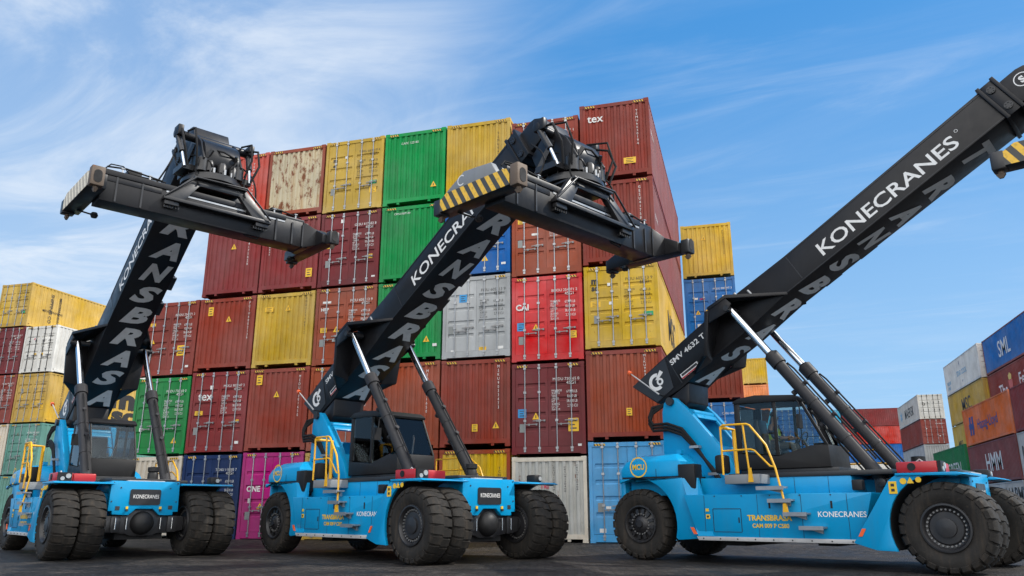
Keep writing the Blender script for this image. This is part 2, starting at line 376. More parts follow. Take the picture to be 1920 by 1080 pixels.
def corr(n, a0, a1, d, top=0.36, slope=0.14):
    """trapezoid wave along a: list of (a, depth)"""
    out = []; P = (a1 - a0) / n
    for i in range(n):
        s = a0 + i * P
        out += [(s, 0), (s + P * top, 0), (s + P * (top + slope), d), (s + P * (1 - slope), d)]
    out.append((a1, 0)); return out
def m_side(L, h):
    mb = MB(); pr = corr(max(4, int(L / 0.278)), 0.11, L - 0.11, 0.036)
    vs = [];
    for y, d in pr: vs += [(-d, y, 0.19), (-d, y, h - 0.09)]
    mb.add(vs, [(2 * i, 2 * i + 2, 2 * i + 3, 2 * i + 1) for i in range(len(pr) - 1)]); return mb.mesh('side_wall', recalc=False)
def m_roof(L, h):
    mb = MB(); mb.box(-W / 2 + 0.06, W / 2 - 0.06, 0.10, L - 0.10, h - 0.05, h - 0.02); return mb.mesh('roof')
def m_end(h):
    mb = MB(); w = W / 2 - 0.11; pr = corr(10, -w, w, 0.045, 0.40, 0.13); vs = []
    for x, d in pr: vs += [(x, d, 0.245), (x, d, h - 0.15)]
    mb.add(vs, [(2 * i, 2 * i + 2, 2 * i + 3, 2 * i + 1) for i in range(len(pr) - 1)]); return mb.mesh('end_wall', recalc=False)
def m_door(h):
    w = W / 2 - 0.11 - 0.006; H = h - 0.15 - 0.245 - 0.02; mb = MB(); b = 0.085
    zs = [(0, 0), (b, 0)]; nb = 5; P = (H - 2 * b) / nb
    for i in range(nb):
        z = b + i * P
        g = 0.30 * P
        if i: zs += [(z - g / 2, 0), (z - g / 2 + 0.035, 0.036), (z + g / 2 - 0.035, 0.036), (z + g / 2, 0)]
    zs += [(H - b, 0), (H, 0)]
    zs = sorted(zs)
    for (z0, d0), (z1, d1) in zip(zs[:-1], zs[1:]):
        mb.add([(b, d0, z0), (w - b, d0, z0), (w - b, d1, z1), (b, d1, z1)], [(0, 1, 2, 3)])
    for x0, x1 in ((0, b), (w - b, w)):
        mb.add([(x0, 0, 0), (x1, 0, 0), (x1, 0, H), (x0, 0, H)], [(0, 1, 2, 3)])
    for x in (b, w - b):                        # end caps of the grooves
        for (z0, d0), (z1, d1), (z2, d2), (z3, d3) in zip(zs, zs[1:], zs[2:], zs[3:]):
            if d0 == 0 and d1 > 0 and d2 > 0 and d3 == 0:
                mb.add([(x, 0, z0), (x, d1, z1), (x, d2, z2), (x, 0, z3)], [(0, 1, 2, 3)])
    mb.add([(0, 0, 0), (w, 0, 0), (w, 0.05, 0), (0, 0.05, 0)], [(0, 1, 2, 3)]); mb.add([(0, 0, H), (w, 0, H), (w, 0.05, H), (0, 0.05, H)], [(0, 1, 2, 3)])
    mb.add([(0, 0, 0), (0, 0.05, 0), (0, 0.05, H), (0, 0, H)], [(0, 1, 2, 3)]); mb.add([(w, 0, 0), (w, 0.05, 0), (w, 0.05, H), (w, 0, H)], [(0, 1, 2, 3)])
    return mb.mesh('door')
def m_rod(h):
    mb = MB(); z0 = 0.10; z1 = h - 0.06
    mb.tube([(0, 0, z0), (0, 0, z1)], 0.019, 8)
    for z in (z0 + 0.10, z0 + (z1 - z0) * 0.35, z0 + (z1 - z0) * 0.68, z1 - 0.10): mb.box(-0.045, 0.045, -0.026, 0.030, z - 0.035, z + 0.035)
    for z in (z0 - 0.02, z1 - 0.03): mb.box(-0.035, 0.035, -0.022, 0.045, z, z + 0.06)
    return mb.mesh('lock_rod', smooth=False)
def m_handle():
    mb = MB(); mb.beam((0, -0.012, 0), (0.42, -0.03, 0.015), 0.016, 0.026); mb.box(0.12, 0.16, -0.028, 0.02, -0.035, 0.035); mb.box(0.37, 0.42, -0.04, 0.02, -0.025, 0.035); return mb.mesh('handle')

PAINT = {}
def cp(name, col, rust=0.05, streak=0.28, rough=0.55):
    PAINT[name] = paint('container_' + name, col, rough, vary=0.18, streak=streak * 0.95, rust=rust + 0.04, bump=0.05, spec=0.18); return PAINT[name]
cp('mustard', (0.51, 0.330, 0.040)); cp('lemon', (0.56, 0.355, 0.026)); cp('ochre', (0.47, 0.295, 0.045), 0.08)
cp('green', (0.002, 0.25, 0.058)); cp('leaf', (0.004, 0.20, 0.040)); cp('evergreen', (0.012, 0.17, 0.055)); cp('teal', (0.10, 0.24, 0.20), 0.2)
cp('brown', (0.215, 0.037, 0.025)); cp('maroon', (0.200, 0.030, 0.030)); cp('wine', (0.155, 0.023, 0.026)); cp('rustbrown', (0.265, 0.056, 0.026), 0.12)
cp('orangebrown', (0.285, 0.062, 0.028), 0.08); cp('brick', (0.235, 0.041, 0.025), 0.05); cp('rosewood', (0.200, 0.060, 0.058))
cp('red', (0.53, 0.022, 0.024)); cp('coral', (0.48, 0.065, 0.042)); cp('scarlet', (0.50, 0.035, 0.022))
cp('grey', (0.37, 0.38, 0.38)); cp('palegrey', (0.46, 0.455, 0.42), 0.35); PAINT['rustywhite'] = paint('container_rustywhite', (0.46, 0.40, 0.27), 0.6, vary=0.15, streak=0.95, rust=0.80, dirt=(0.33, 0.16, 0.055), bump=0.05, spec=0.18); cp('cream', (0.55, 0.49, 0.40), 0.25)
cp('offwhite', (0.56, 0.53, 0.47), 0.12); cp('white', (0.60, 0.585, 0.54), 0.05, 0.18); cp('sky', (0.060, 0.30, 0.58)); cp('aqua', (0.04, 0.36, 0.55))
cp('royal', (0.012, 0.110, 0.36)); cp('blue', (0.020, 0.145, 0.42)); cp('navy', (0.010, 0.030, 0.105)); cp('magenta', (0.38, 0.012, 0.155))
cp('orange', (0.62, 0.13, 0.022)); cp('hotorange', (0.72, 0.20, 0.025))
HANDLE = plain('handle_steel', (0.25, 0.245, 0.24), 0.55, 0.3)
GASKET = plain('door_gasket', (0.015, 0.014, 0.014), 0.8)
BLACKTXT = paint('black_lettering', (0.022, 0.020, 0.018), 0.6, vary=0.1, streak=0.0); WHITETXT = paint('white_lettering', (0.70, 0.69, 0.66), 0.6, vary=0.10, streak=0.45)
BLUETXT = plain('blue_lettering', (0.02, 0.05, 0.22), 0.6); STARTXT = plain('pale_blue_lettering', (0.18, 0.42, 0.58), 0.6)
GREENSTK = plain('green_sticker', (0.02, 0.30, 0.12), 0.5); YSTK = paint('yellow_sticker', (0.76, 0.44, 0.015), 0.5, vary=0.06, streak=0.12); GSTK = plain('grey_placard', (0.22, 0.23, 0.22), 0.5)
BSTK = plain('blue_sticker', (0.03, 0.26, 0.55), 0.5); REDTXT = plain('red_lettering', (0.55, 0.02, 0.08), 0.6)
CODES = ['CAIU 498371 1', 'TCNU 118205 7', 'MSKU 903347 3', 'FCIU 605213 9', 'GESU 417582 8', 'TEMU 662019 4', 'CRSU 912040 8', 'MEDU 730165 0', 'BMOU 254871 2', 'SEGU 380664 5']
SPEC = 'MAX GROSS\n30,480 KG\nTARE\n3,900 KG\nNET\n26,580 KG\nCU CAP\n76.4 CU M'
SPECN = '67,200 LB\n 8,600 LB\n58,600 LB\n 2,700 CU'
_ci = [0]
def sticker(mb_parent, kind, x, y, z, w, h, mat, name='sticker'):
    """thin plate on an end face; kind: plain, lined, triangle"""
    mb = MB()
    if kind == 'triangle':
        mb.prism([(x - w / 2, z), (x + w / 2, z), (x, z + h)], y - 0.004, y, 'y', 0)
        mb.prism([(x - w * 0.07, z + h * 0.16), (x + w * 0.07, z + h * 0.16), (x + w * 0.05, z + h * 0.62), (x - w * 0.05, z + h * 0.62)], y - 0.007, y - 0.0045, 'y', 1)
    else:
        mb.box(x - w / 2, x + w / 2, y - 0.004, y, z, z + h)
        if kind == 'lined':
            for k, (a, b) in enumerate(((0.74, 0.82), (0.46, 0.54), (0.18, 0.28))):
                mb.box(x - w * 0.30, x + w * (0.30 - 0.16 * (k % 2)), y - 0.007, y - 0.0045, z + h * a, z + h * b, 1)
    return mb.build(name, [mat, DKDEC], mb_parent)
def lettering(parent, items, mat, name='lettering'):
    mb = MB()
    for t, org, xd, yd, kw in items: add_text(mb, t, org, xd, yd, **kw)
    return mb.build(name, mat, parent)
X1 = (1, 0, 0); Z1 = (0, 0, 1)
def container(label, x, y, z0, z1, colour, end='plain', L=12.192, rot=0, group=None, ink='w', marks=(), far=False, side=(), frame=None, name='shipping_container', sidecol=None, doorcol=None):
    h = round((z1 - z0) * 50) / 50.0
    c = thing(name, label, 'container', (x, y, z0), rot, group)
    mat = PAINT[colour]; fm = PAINT[frame] if frame else mat
    inst('frame', cached(('f', L, h, end == 'plain'), lambda: m_frame(L, h, end == 'plain')), fm, c)
    sm = PAINT[sidecol] if sidecol else mat
    me = cached(('s', L, h), lambda: m_side(L, h))
    inst('side_wall', me, sm, c, (W / 2 - 0.012, 0, 0))
    inst('side_wall', me, sm, c, (-W / 2 + 0.012, L, 0), (0, 0, PI))
    inst('roof', cached(('r', L, h), lambda: m_roof(L, h)), sm, c)
    me = cached(('e', h), lambda: m_end(h))
    inst('end_wall', me, mat, c, (0, L - 0.018, 0), (0, 0, PI))
    tm = WHITETXT if ink == 'w' else BLACKTXT
    _ci[0] += 1; code = CODES[_ci[0] % len(CODES)]
    if end == 'plain':
        inst('end_wall', me, mat, c, (0, 0.018, 0))
        yf = 0.014
    else:
        dm = cached(('d', h), lambda: m_door(h)); rm = cached(('k', h), lambda: m_rod(h)); hm = cached(('h',), m_handle)
        w = W / 2 - 0.11 - 0.006; mb = MB(); mb.box(-W / 2 + 0.105, W / 2 - 0.105, 0.075, 0.09, 0.24, h - 0.145); mb.build('door_gasket', GASKET, c)
        dcol = PAINT[doorcol] if doorcol else mat
        for s in (0, 1):
            d = inst('door', dm, dcol, c, (-W / 2 + 0.11 + 0.002 if s == 0 else 0.004, 0.028, 0.255))
            for q in (0.30, 0.74) if s == 0 else (0.26, 0.70):
                inst('lock_rod', rm, STEEL if colour not in ('offwhite', 'white') else DKDEC, d, (w * q, -0.024, -0.255))
                if not far: inst('handle', hm, HANDLE, d, (w * q - (0.22 if q > 0.5 else 0.0), -0.03, h * 0.235 + (0.12 if q > 0.5 else 0.0)))
        yf = 0.024
        if not far:
            it = [(code, (0.17, yf, h * 0.80), X1, Z1, dict(width=0.88)), ('45G1', (0.62, yf, h * 0.755), X1, Z1, dict(width=0.3)),
                  (SPEC, (0.12, yf, h * 0.47), X1, Z1, dict(width=0.34, height=h * 0.23, line=0.9)), (SPECN, (0.62, yf, h * 0.50), X1, Z1, dict(width=0.36, height=h * 0.19, line=1.2))]
            for i_ in it: lettering(c, [i_], tm)
        elif ink != 'n': lettering(c, [(code, (0.17, yf, h * 0.80), X1, Z1, dict(width=0.88))], tm)
    if h > 2.7 and not far:
        for s in (-1, 1):
            mb = MB(); mb.box(s * 0.86 - 0.18, s * 0.86 + 0.18, -0.004, 0.004, h - 0.125, h - 0.055); mb.build('hazard_label', HAZSMALL, c)
    for k in marks:
        t = k[0]; px, pz = (k[1] - 0.5) * W, k[2] * h
        if t == 'y': sticker(c, 'lined', px, yf, pz, k[3] if len(k) > 3 else 0.30, k[4] if len(k) > 4 else 0.36, YSTK)
        elif t == 't': sticker(c, 'triangle', px, yf, pz, 0.24, 0.22, YSTK, 'warning_label')
        elif t == 'g': sticker(c, 'plain', px, yf, pz, 0.17, 0.27, GSTK, 'data_plate')
        elif t == 'w': sticker(c, 'plain', px, yf, pz, k[3] if len(k) > 3 else 0.16, k[4] if len(k) > 4 else 0.08, WHITETXT)
        elif t == 'gr': sticker(c, 'plain', px, yf, pz, 0.30, 0.15, GREENSTK)
        elif t == 'b': sticker(c, 'lined', px, yf, pz, 0.28, 0.28, BSTK)
        elif t == 'txt':
            lettering(c, [(k[3], (px, yf - 0.006, pz), X1, Z1, dict(height=k[4], bold=k[5] if len(k) > 5 else 0.015))], {'w': WHITETXT, 'k': BLACKTXT, 'r': REDTXT}[k[6] if len(k) > 6 else ink])
        elif t == 'v':
            s = '\n'.join(code.replace(' ', ''))
            lettering(c, [(s, (px, yf - 0.006, pz), X1, Z1, dict(width=0.075, height=h * (k[3] if len(k) > 3 else 0.50), align='CENTER'))], tm)
    for sd, t, yy, zz, hh, col in side:             # letters on a long side: sd +1 right, -1 left
        m_ = {'w': WHITETXT, 'k': BLACKTXT, 'b': BLUETXT, 's': STARTXT, 'r': REDTXT}[col]
        if sd > 0: lettering(c, [(t, (W / 2 - 0.006, yy, zz * h), (0, 1, 0), Z1, dict(height=hh * h, bold=0.012))], m_)
        else: lettering(c, [(t, (-W / 2 + 0.006, yy, zz * h), (0, -1, 0), Z1, dict(height=hh * h, bold=0.012))], m_)
    return c

Y0 = 24.973; PITCH = 2.5094
def cx(i): return -2.325 - W / 2 - PITCH * i
G1 = 'containers stacked in the tall main wall'
def wall(i, z0, z1, colour, end, label, **k): return container(label, cx(i), Y0, z0, z1, colour, end, group=G1, **k)
# rightmost column, from the ground up
wall(0, 0, 3.03, 'sky', 'door', 'light blue door container on the ground behind the rear wheel of the right crane', marks=(('w', .16, .10, .2, .12), ('g', .14, .30), ('w', .24, .33)))
wall(0, 3.09, 5.97, 'rustbrown', 'plain', 'orange-brown ribbed container on top of the light blue one, yellow sticker low down', marks=(('y', .55, .26, .18, .24), ('v', .76, .55, .38)), frame='brown')
wall(0, 6.03, 8.84, 'lemon', 'door', 'yellow container with black lettering, doors closed, just above the orange-brown ribbed one', ink='k', sidecol='ochre',
     marks=(('txt', .10, .78, 'm', .17, .05), ('txt', .10, .695, 'sc', .15, .04), ('y', .15, .50, .34, .18), ('g', .16, .30), ('w', .34, .75, .1, .1), ('gr', .86, .36), ('w', .36, .52, .12, .1)),
     side=((1, 'MSC', 3.4, .30, .42, 'k'),))
wall(0, 8.90, 11.88, 'brown', 'plain', 'red-brown ribbed container under the topmost one with white letters, behind the spreader end', marks=(('v', .80, .40, .50),), sidecol='rosewood', side=((1, 'TEXU 612', 0.4, .55, .05, 'w'),))
wall(0, 11.95, 14.85, 'brown', 'plain', 'maroon ribbed container marked tex in white, topmost at the right end of the wall', marks=(('txt', .11, .76, 'tex', .25, .012), ('y', .70, .17, .42, .22), ('v', .81, .40, .46)), sidecol='rosewood', side=((1, 'TEXU 418', 0.4, .60, .05, 'w'),))
# second column
wall(1, 0, 2.62, 'palegrey', 'plain', 'pale grey rust-streaked container with orange smear, beside the front wheels of the middle crane', ink='k', frame='cream', marks=(('txt', .38, .62, 'TRI', .14, .02, 'r'), ('v', .55, .60, .30), ('v', .86, .60, .30), ('v', .70, .58, .30)))
wall(1, 2.69, 5.66, 'wine', 'door', 'dark maroon door container with large yellow sticker, directly under the bright red one', marks=(('y', .84, .24, .34, .42), ('t', .33, .38), ('b', .14, .40), ('g', .14, .24), ('w', .92, .08, .12, .08)))
wall(1, 5.72, 8.65, 'red', 'door', 'bright red container with three white capitals on its left door', marks=(('txt', .055, .60, 'CAI', .22, .03), ('t', .34, .36), ('b', .13, .36), ('g', .13, .20), ('y', .86, .25, .24, .24)))
wall(1, 8.70, 11.60, 'orangebrown', 'door', 'orange-brown container with doors, directly above the bright red one', marks=(('y', .14, .66, .26, .18), ('t', .34, .66), ('w', .34, .50, .24, .08), ('g', .12, .36)))
wall(1, 11.66, 14.54, 'brick', 'door', 'top-tier red-brown door container partly hidden behind the head of the middle crane')
# third column
wall(2, 0, 2.90, 'lemon', 'plain', 'dirty yellow ribbed container on the ground behind the left lift cylinder of the middle crane', ink='k', frame='rustbrown', marks=(('v', .84, .40, .40),))
wall(2, 2.98, 5.90, 'brick', 'plain', 'red-brown ribbed container with yellow square and triangle low down, under the grey one', marks=(('y', .50, .17, .20, .24), ('t', .80, .20), ('v', .82, .42, .50)))
wall(2, 5.96, 8.86, 'grey', 'door', 'grey container with blue square sticker, the only grey doors in the wall', ink='k', marks=(('b', .30, .68), ('w', .16, .07, .16, .1), ('y', .60, .07, .26, .16), ('w', .86, .09, .2, .1), ('g', .12, .30)))
wall(2, 8.92, 11.84, 'royal', 'door', 'blue door container half hidden behind the boom of the middle crane, above the grey one', marks=(('t', .62, .16), ('g', .86, .46), ('w', .90, .10, .16, .08)))
wall(2, 11.90, 14.82, 'mustard', 'plain', 'top-tier plain yellow ribbed container to the right of the green top one', ink='k', marks=(('v', .80, .30, .52),))
# fourth column
wall(3, 0, 2.90, 'rustbrown', 'door', 'brown container on the ground seen between cab and railing of the middle crane')
wall(3, 2.97, 5.93, 'orangebrown', 'plain', 'orange-brown ribbed container between the two lift cylinders of the middle crane', marks=(('t', .78, .18), ('v', .80, .40, .50)))
wall(3, 5.99, 8.86, 'green', 'plain', 'lowest of three green ribbed containers, mostly behind the middle crane boom', marks=(('t', .78, .22), ('w', .91, .16, .16, .1)))
wall(3, 8.92, 11.80, 'green', 'plain', 'middle one of three green ribbed containers in a column', marks=(('txt', .20, .885, 'CRSU1807130', .075, .0), ('w', .9, .16, .14, .1)))
wall(3, 11.86, 14.80, 'green', 'plain', 'topmost of three green ribbed containers, white number along its upper edge', marks=(('txt', .27, .83, 'CAFC 123185', .085, .0), ('t', .82, .20)))
# fifth column
wall(4, 0, 2.90, 'ochre', 'door', 'yellow container on the ground behind the blue tower of the middle crane', ink='k')
wall(4, 2.97, 5.92, 'orangebrown', 'door', 'orange-brown door container behind the tail of the middle crane boom', marks=(('w', .14, .55, .22, .16),))
wall(4, 5.98, 8.86, 'orangebrown', 'door', 'orange-brown door container with white label strip, beside the yellow ribbed one', marks=(('w', .18, .80, .34, .08), ('txt', .09, .70, 'HIPP', .12, .03), ('y', .15, .42, .26, .18), ('t', .36, .42), ('g', .13, .24), ('w', .34, .30, .18, .08)))
wall(4, 8.92, 11.80, 'wine', 'door', 'dark maroon door container beside the right tip of the left crane spreader', marks=(('y', .16, .52, .3, .2), ('w', .36, .86, .14, .14), ('g', .14, .26), ('y', .86, .34, .16, .16), ('w', .92, .08, .14, .08)))
wall(4, 11.86, 14.80, 'mustard', 'door', 'top-tier yellow door container with dark letters and green and yellow stickers', ink='k', frame='mustard', marks=(('txt', .13, .70, 'm', .13, .05), ('txt', .13, .63, 'sc', .10, .04), ('w', .36, .74, .12, .1), ('gr', .84, .34), ('y', .84, .22, .28, .22), ('g', .15, .24)))
# sixth column
wall(5, 0, 2.97, 'magenta', 'door', 'magenta pink container with white lettering on its left door', marks=(('txt', .10, .54, 'ONE', .20, .03), ('t', .34, .34), ('w', .16, .41, .12, .16), ('g', .14, .22)))
wall(5, 3.02, 5.97, 'brick', 'plain', 'red-brown ribbed container with yellow placard top left, resting on the magenta one', marks=(('y', .16, .80, .24, .36), ('t', .47, .64), ('v', .83, .40, .50)))
wall(5, 6.03, 8.83, 'lemon', 'plain', 'lemon yellow ribbed container in the middle of the wall, yellow triangle near its top', ink='k', frame='mustard', marks=(('y', .22, .75, .36, .18), ('t', .55, .75), ('v', .84, .42, .50)))
wall(5, 8.92, 11.85, 'maroon', 'plain', 'maroon ribbed container with yellow placard at lower right, behind the left crane spreader', marks=(('y', .86, .16, .26, .34), ('v', .12, .50, .36)))
wall(5, 11.91, 14.78, 'rustywhite', 'plain', 'top-tier whitish container covered in brown rust stains', ink='k', frame='rustbrown')
# seventh column
wall(6, 0, 2.93, 'navy', 'door', 'navy blue door container to the left of the magenta one', marks=(('w', .68, .40, .16, .1),))
wall(6, 2.99, 5.97, 'maroon', 'door', 'maroon door container marked tex in white, above the navy one', marks=(('txt', .13, .64, 'tex', .27, .012), ('y', .17, .46, .34, .16), ('g', .14, .22), ('y', .86, .36, .12, .1), ('w', .88, .10, .16, .1), ('w', .36, .78, .14, .14)))
wall(6, 6.03, 8.83, 'brick', 'plain', 'red-brown ribbed container with yellow placard, directly above the maroon door container marked tex', marks=(('y', .20, .76, .22, .34), ('t', .54, .66), ('v', .88, .40, .52)))
wall(6, 8.92, 11.85, 'maroon', 'plain', 'maroon ribbed container against the sky behind the left crane boom', marks=(('t', .50, .64), ('v', .76, .40, .50)))
wall(6, 11.91, 14.78, 'coral', 'plain', 'coral red container at the left end of the top tier', marks=(('v', .72, .40, .46),))
# eighth column
wall(7, 0, 2.90, 'cream', 'plain', 'cream container on the ground behind the left lift cylinder of the left crane', ink='k')
wall(7, 2.97, 5.86, 'leaf', 'door', 'green door container at the left edge of the main wall', marks=(('t', .80, .14), ('w', .17, .30, .14, .14), ('w', .86, .05, .2, .1)))
wall(7, 5.92, 8.85, 'brown', 'door', 'brown door container on top of the green one, right of the left crane boom', marks=(('y', .16, .68, .24, .12), ('t', .18, .44), ('g', .16, .22), ('y', .74, .26, .34, .4), ('w', .88, .10, .14, .08)))

# second row right behind the wall
G2 = 'containers in the row behind the main wall'
def row2(x, y, z0, z1, colour, end, label, **k): return container(label, x, y, z0, z1, colour, end, group=G2, **k)
x2 = -2.31 + W / 2
row2(x2, 38.35, 0, 2.90, 'blue', 'door', 'blue door container at ground level behind the blue tower of the right crane', far=True)
row2(x2, 38.35, 2.97, 5.90, 'blue', 'door', 'blue door container under the brown ribbed one, left of the right crane cab', far=True, marks=(('w', .22, .55, .16, .1), ('w', .70, .5, .3, .1)))
row2(x2, 38.35, 5.98, 8.90, 'brick', 'plain', 'red-brown ribbed container below the right crane boom, right of the wall', far=True)
row2(x2, 38.35, 8.96, 11.98, 'blue', 'door', 'blue door container with red and yellow labels, under the yellow one', far=True, marks=(('txt', .30, .64, 'EMC', .10, .02, 'r'), ('w', .22, .65, .2, .1), ('y', .46, .40, .28, .22), ('t', .25, .40), ('w', .26, .18, .18, .2), ('w', .80, .66, .3, .12)))
row2(x2, 38.35, 12.04, 14.80, 'lemon', 'plain', 'yellow ribbed container against the sky, topmost just right of the wall', ink='k', far=True, marks=(('v', .82, .40, .46), ('t', .45, .70)))
row2(1.42, 80.8, 13.0, 15.6, 'lemon', 'plain', 'small distant yellow container above an orange one, seen below the right crane boom', far=True)
row2(1.42, 80.8, 10.4, 12.95, 'hotorange', 'plain', 'small distant orange container right above the roof of the right crane cab', far=True)
for k_, (xx, zz) in enumerate(((3.97, 7.8), (6.55, 7.8))):
    row2(xx, 80.8, zz, zz + 2.6, 'royal', 'door', ('distant blue container seen through the rear glass of the right crane cab', 'distant blue container seen through the front glass of the right crane cab')[k_], far=True)
    row2(xx, 80.8, zz - 2.62, zz - 0.02, 'blue', 'door', ('lower distant blue container behind the rear glass of the right crane cab', 'lower distant blue container behind the front glass of the right crane cab')[k_], far=True)

# stacks on the left
G3 = 'containers in the stacks at the left edge'
def left(i, z0, z1, colour, end, label, **k): return container(label, -40.85 - 2.52 * i, 37.2, z0, z1, colour, end, group=G3, **k)
VT = 'M\nE\nD\nI\nT\nE\nR'
left(1, 12.0, 14.8, 'mustard', 'door', 'yellow container topmost in the left stacks, long side lit', ink='k', sidecol='ochre', frame='ochre', marks=(('gr', .82, .30), ('y', .80, .20, .28, .2)), side=((1, 'MEDITERRANEAN', 1.0, .42, .05, 'k'), (1, 'MSC', 9.2, .34, .36, 'k')))
left(1, 9.02, 11.93, 'wine', 'door', 'dark maroon door container under the topmost yellow one in the left stacks', marks=(('txt', .7, .74, 'tt', .10, .02),))
left(1, 6.02, 8.96, 'brown', 'door', 'brown door container left of the lower yellow one in the left stacks')
left(1, 3.0, 5.95, 'cream', 'plain', 'cream container with stains at the left picture edge', ink='k', marks=(('y', .75, .70, .2, .2), ('w', .4, .6, .2, .2)))
left(1, 0, 2.94, 'sky', 'plain', 'light blue container on the ground at the left picture edge')
left(0, 9.02, 11.90, 'white', 'door', 'white container with bright white long side in the left stacks', ink='k', sidecol='white', marks=(('txt', .30, .70, 'ff', .13, .03, 'r'), ('y', .40, .36, .2, .16), ('y', .62, .36, .14, .16)))
left(0, 6.02, 8.96, 'ochre', 'door', 'yellow container under the white one in the left stacks, large black letters on its side', ink='k', marks=(('y', .86, .26, .26, .3), ('g', .2, .6), ('y', .2, .5, .2, .15)))
left(0, 3.0, 5.95, 'teal', 'door', 'grey-green door container behind the yellow railing of the left crane')
left(0, 0, 2.94, 'teal', 'plain', 'grey-green container on the ground behind the hood of the left crane')
def left_marks():
    p = [o for o in COL.objects if o.get('label', '').startswith('yellow container under the white one in the left')][0]
    lettering(p, [('m', (W / 2 - 0.006, 4.9, 1.45), (0, 1, 0), Z1, dict(width=2.3, height=1.0, bold=0.06)), ('sc', (W / 2 - 0.006, 5.2, 0.5), (0, 1, 0), Z1, dict(width=2.2, height=0.8, bold=0.05)),
                  ('MEDITERRANEAN', (W / 2 - 0.006, 1.5, 2.5), (0, 0, -1), (0, 1, 0), dict(width=1.9)), ('SHIPPING COMPANY', (W / 2 - 0.006, 1.0, 2.5), (0, 0, -1), (0, 1, 0), dict(width=2.0))], BLACKTXT)
    p = [o for o in COL.objects if o.get('label', '').startswith('yellow container topmost in the left')][0]
    lettering(p, [('MEDITERRANEAN', (W / 2 - 0.006, 2.2, 2.3), (0, 0, -1), (0, 1, 0), dict(width=1.7, bold=0.02)), ('SHIPPING CO', (W / 2 - 0.006, 1.5, 2.4), (0, 0, -1), (0, 1, 0), dict(width=1.9, bold=0.02))], BLACKTXT)
    p = [o for o in COL.objects if o.get('label', '').startswith('grey-green door container')][0]
    mb = MB(); mb.box(W / 2 - 0.010, W / 2 - 0.004, 2.6, 3.7, 0.3, 2.6); mb.build('name_board', WHITETXT, p)
    lettering(p, [('SEALAND', (W / 2 - 0.001, 2.75, 2.3), (0, 0, -1), (0, 1, 0), dict(width=1.7, height=0.75, bold=0.03))], BLUETXT)
left_marks()

# stacks on the right, long sides towards the camera
G4 = 'containers in the stacks at the right edge'
def right(xl, y, z0, z1, colour, end, label, **k): return container(label, xl + W / 2, y, z0, z1, colour, end, group=G4, far=True, **k)
right(18.1, 93.2, 10.4, 13.0, 'offwhite', 'door', 'off-white container with grey lettering and white doors, topmost of the shorter right stack', ink='n', side=((-1, 'MAERSK', 8.0, .30, .40, 'k'), (-1, '*', 10.8, .25, .5, 's')), doorcol='white', marks=(('txt', .16, .55, 'O', .3, .03, 'k'),))
right(18.1, 93.2, 7.78, 10.36, 'brown', 'door', 'brown container under the off-white one with grey lettering', marks=(('w', .2, .6, .12, .1), ('w', .7, .3, .12, .1)))
right(18.1, 93.2, 5.2, 7.74, 'grey', 'plain', 'grey container just above the red box of the right crane')
right(18.1, 93.2, 2.6, 5.16, 'grey', 'plain', 'lower grey container hidden behind the right crane fender')
right(19.2, 72.9, 11.62, 14.5, 'white', 'door', 'white refrigerated container with faint blue lettering, high in the right stacks', ink='n', side=((-1, 'STAR COOL', 7.6, .42, .16, 's'), (-1, 'V', 6.5, .72, .14, 'b'), (-1, 'V', 6.0, .16, .10, 'b'), (-1, 'REEFER\nLINES', 11.4, .16, .26, 's')))
right(19.2, 72.9, 8.72, 11.58, 'ochre', 'plain', 'mustard container with black letters, directly under the white refrigerated one', side=((-1, 'MSC', 7.4, .30, .42, 'k'),))
right(19.2, 72.9, 5.82, 8.68, 'mustard', 'plain', 'mustard container between the green one and the orange one', side=((-1, 'MSC', 10.5, .30, .20, 'k'),))
right(19.2, 72.9, 2.92, 5.78, 'brown', 'plain', 'brown container low in the right stacks behind the green one')
right(19.5, 60.3, 11.62, 14.5, 'blue', 'plain', 'blue container with white capitals, highest at the right picture edge', frame='brown', side=((-1, 'SML', 8.3, .28, .44, 'w'),))
right(19.5, 60.3, 8.72, 11.58, 'brown', 'plain', 'brown container with white words and a coloured figure, under the blue one with white capitals', side=((-1, 'The', 9.6, .25, .34, 'w'), (-1, 'FeTL', 4.6, .34, .34, 'w')))
right(16.9, 58.9, 5.84, 8.70, 'orange', 'plain', 'bright orange container with blue emblem and dark lettering', side=((-1, 'Hapag-Lloyd', 8.3, .28, .34, 'b'),))
right(16.9, 58.9, 2.92, 5.80, 'rosewood', 'plain', 'brown container with narrow white capitals under the bright orange one', side=((-1, 'HMM', 7.6, .28, .44, 'w'),))
right(16.9, 58.9, 0.0, 2.88, 'grey', 'plain', 'grey container with dark lettering on the ground, lowest at the right picture edge', side=((-1, 'HAPMV', 3.9, .52, .34, 'k'),))
right(16.9, 46.4, 5.84, 8.70, 'maroon', 'plain', 'dark red container just right of the bright orange one')
right(16.9, 46.4, 2.92, 5.80, 'grey', 'plain', 'grey container under the dark red one at the right picture edge', side=((-1, 'IIII', 11.6, .2, .5, 'k'),))
right(17.9, 76.2, 3.25, 6.5, 'evergreen', 'plain', 'green container with white capitals above the right crane fender', side=((-1, 'EVERGREEN', 10.4, .22, .36, 'w'),))
